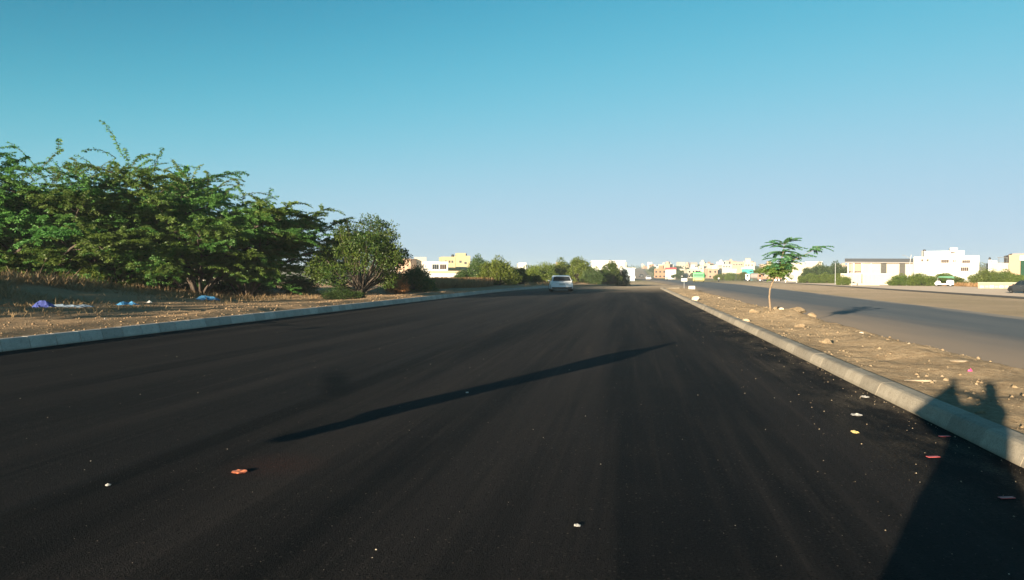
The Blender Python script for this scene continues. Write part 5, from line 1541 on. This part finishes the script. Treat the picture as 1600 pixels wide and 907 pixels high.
crumpled('paper_scrap', 1336, 675, 0.075, 0.12, 0.02, M_YELPAPER, 'yellow scrap just nearer than the largest white paper', 'paper', None, 12)
crumpled('paper_scrap', 1352, 620, 0.11, 0.13, 0.02, M_PAPER, 'grey white scrap at the foot of the median kerb', 'paper', None, 13)
crumpled('wrapper', 1516, 583, 0.10, 0.10, 0.07, M_PINKP, 'bright pink wrapper on the median earth', 'wrapper', medz, 14, z0=0.15)
crumpled('paper_scrap', 730, 613, 0.05, 0.08, 0.01, M_PAPER, 'tiny white speck beside the long shadow', 'paper', None, 15)
for (px, py, lb) in ((1476, 682, 'red strip at the foot of the median kerb, upper one'), (1458, 714, 'pale red strip inside the shadow of the photographer'), (1573, 778, 'dark red strip at the lower right edge')):
    x, y = G(px, py, 0.004)
    o = MB().box(-0.055, 0.055, -0.02, 0.02, 0.0, 0.006).build('plastic_strip', M_REDP, None, (x, y, 0.002), YAW + 0.1, bevel=0.002)
    tag(o, lb, 'strip')

# ------------------------------------------------------------------ people and things just outside the frame
ph = person((-0.35 * math.sin(SUN_AZ), -0.35 * math.cos(SUN_AZ), 0), -SUN_AZ, 'person in a long shirt and loose trousers holding a phone out while taking the photo',
       dict(pel=(0.13, 0, 0.93), sp=(0.18, 0, 1.15), ch=(0.28, 0.0, 1.33), nk=(0.38, 0.0, 1.45), hd=(0.43, 0.02, 1.56), tp=(0.44, 0.02, 1.67), sl=(0.10, 0.02, 1.37), el=(-0.36, 0.12, 1.26), wl=(-0.10, 0.24, 1.50), fl=(-0.05, 0.28, 1.55),
            sr=(0.47, 0.02, 1.38), er=(0.42, 0.2, 1.42), wr=(0.16, 0.3, 1.50), fr=(0.08, 0.31, 1.53),
            hl=(0.0, 0, 0.88), kl=(-0.10, 0.03, 0.49), al=(-0.14, -0.02, 0.08), tl=(-0.16, 0.14, 0.03), hr=(0.24, 0, 0.88), kr=(0.3, 0.03, 0.49), ar=(0.34, -0.02, 0.08), tr=(0.36, 0.14, 0.03)), (0.25, 0.3, 0.38))
kz = ((0.32, -0.37, 0.48), (0.55, -0.34, 0.47), (0.8, -0.22, 0.45), (0.97, -0.10, 0.43), (1.15, -0.02, 0.44), (1.3, 0.06, 0.46), (1.4, 0.14, 0.48), (1.44, 0.27, 0.44))
MB().loft([[((a + b) / 2 + (b - a) / 2 * math.cos(k * math.pi / 9), 0.17 * math.sin(k * math.pi / 9) * (1 + 0.06 * math.cos(3 * k)), z) for k in range(18)] for z, a, b in kz]).build('long_shirt', M_SHIRT, ph, smooth=True)
sh = [(-0.41, 1.25), (-0.03, 1.60), (0.05, 1.55), (0.09, 1.42), (0.10, 1.28), (0.06, 1.10), (-0.14, 1.06)]  # added cloth panel that fills out the cast shadow between arm and body
MB().loft([[(x_, 0.13 + 0.10 * (x_ < 0.0) + yy, z_) for x_, z_ in sh] for yy in (-0.02, 0.02)]).build('shadow_panel', M_CLOTH, ph)
o = MB().box(-0.04, 0.04, -0.009, 0.0, -0.085, 0.085).build('phone', M_BLACKP, None, (0.0, -0.03, 1.6), YAW, bevel=0.003); tag(o, 'black phone held upright by the person taking the photo', 'phone')

# unseen shadow caster, added to throw the long shadow across the asphalt
fx, fy = G(415, 690, 0)
ux, uy = math.sin(SUN_AZ), math.cos(SUN_AZ)
BK = 2.9
fx, fy = fx - ux * BK, fy - uy * BK
te = math.tan(SUN_EL)
fl = thing('shadow_caster', 'tall shaped cloth on a thin rod, added out of view to cast the long shadow', 'shadow caster', (fx, fy, 0), -SUN_AZ)
prof = [(0.0, -0.02, 0.16), (0.03, -0.06, 0.2), (0.16, -0.08, 0.2), (0.19, -0.22, 0.18), (0.3, -0.24, 0.16), (0.55, -0.22, 0.2), (0.8, -0.26, 0.26), (0.97, -0.33, 0.33), (1.12, -0.36, 0.30),
        (1.24, -0.28, 0.18), (1.33, -0.16, 0.12), (1.45, -0.12, 0.08), (1.57, -0.05, 0.03)]
h0 = BK * te
mb = MB(); V = []; Q = []
for (h, a, b) in prof:
    for yy in (-0.004, 0.004):
        for q in (a, (a + b) / 2, b): V.append((q, yy + 0.02 * math.sin(q * 14 + h * 3), h0 + h))
n = len(prof)
for i in range(n - 1):
    for yy in (0, 3):
        for c in (0, 1):
            a0 = i * 6 + yy + c; Q.append((a0, a0 + 1, a0 + 7, a0 + 6))
    Q.append((i * 6, i * 6 + 3, i * 6 + 9, i * 6 + 6)); Q.append((i * 6 + 2, i * 6 + 5, i * 6 + 11, i * 6 + 8))
mb.add(V, Q); mb.build('cloth', M_CASTER, fl)
MB().tube([(0.0, 0.01, 0.0), (0.0, 0.01, h0 + 1.55)], 0.003, 6).build('rod', M_METAL, fl)
MB().loft([[(0.14 * k * math.cos(a * math.pi / 6), 0.14 * k * math.sin(a * math.pi / 6), z) for a in range(12)] for z, k in ((0, 1), (0.025, 1), (0.05, 0.3))]).build('rubber_foot', M_TYRE, fl)

# ------------------------------------------------------------------ the dusty air
hm = bpy.data.materials.new('dusty_air'); hm.use_nodes = True
hn = hm.node_tree; hn.nodes.clear()
pv = hn.nodes.new('ShaderNodeVolumePrincipled')
pv.inputs['Color'].default_value = (0.74, 0.85, 0.94, 1)
pv.inputs['Density'].default_value = 0.00033
pv.inputs['Anisotropy'].default_value = 0.0
ho = hn.nodes.new('ShaderNodeOutputMaterial'); hn.links.new(pv.outputs[0], ho.inputs['Volume'])
haze = MB().box(-6600, 6600, -900, 7400, -3.0, 34.0).build('haze', hm)
tag(haze, 'thin dusty air that pales the distant town', kind='stuff')
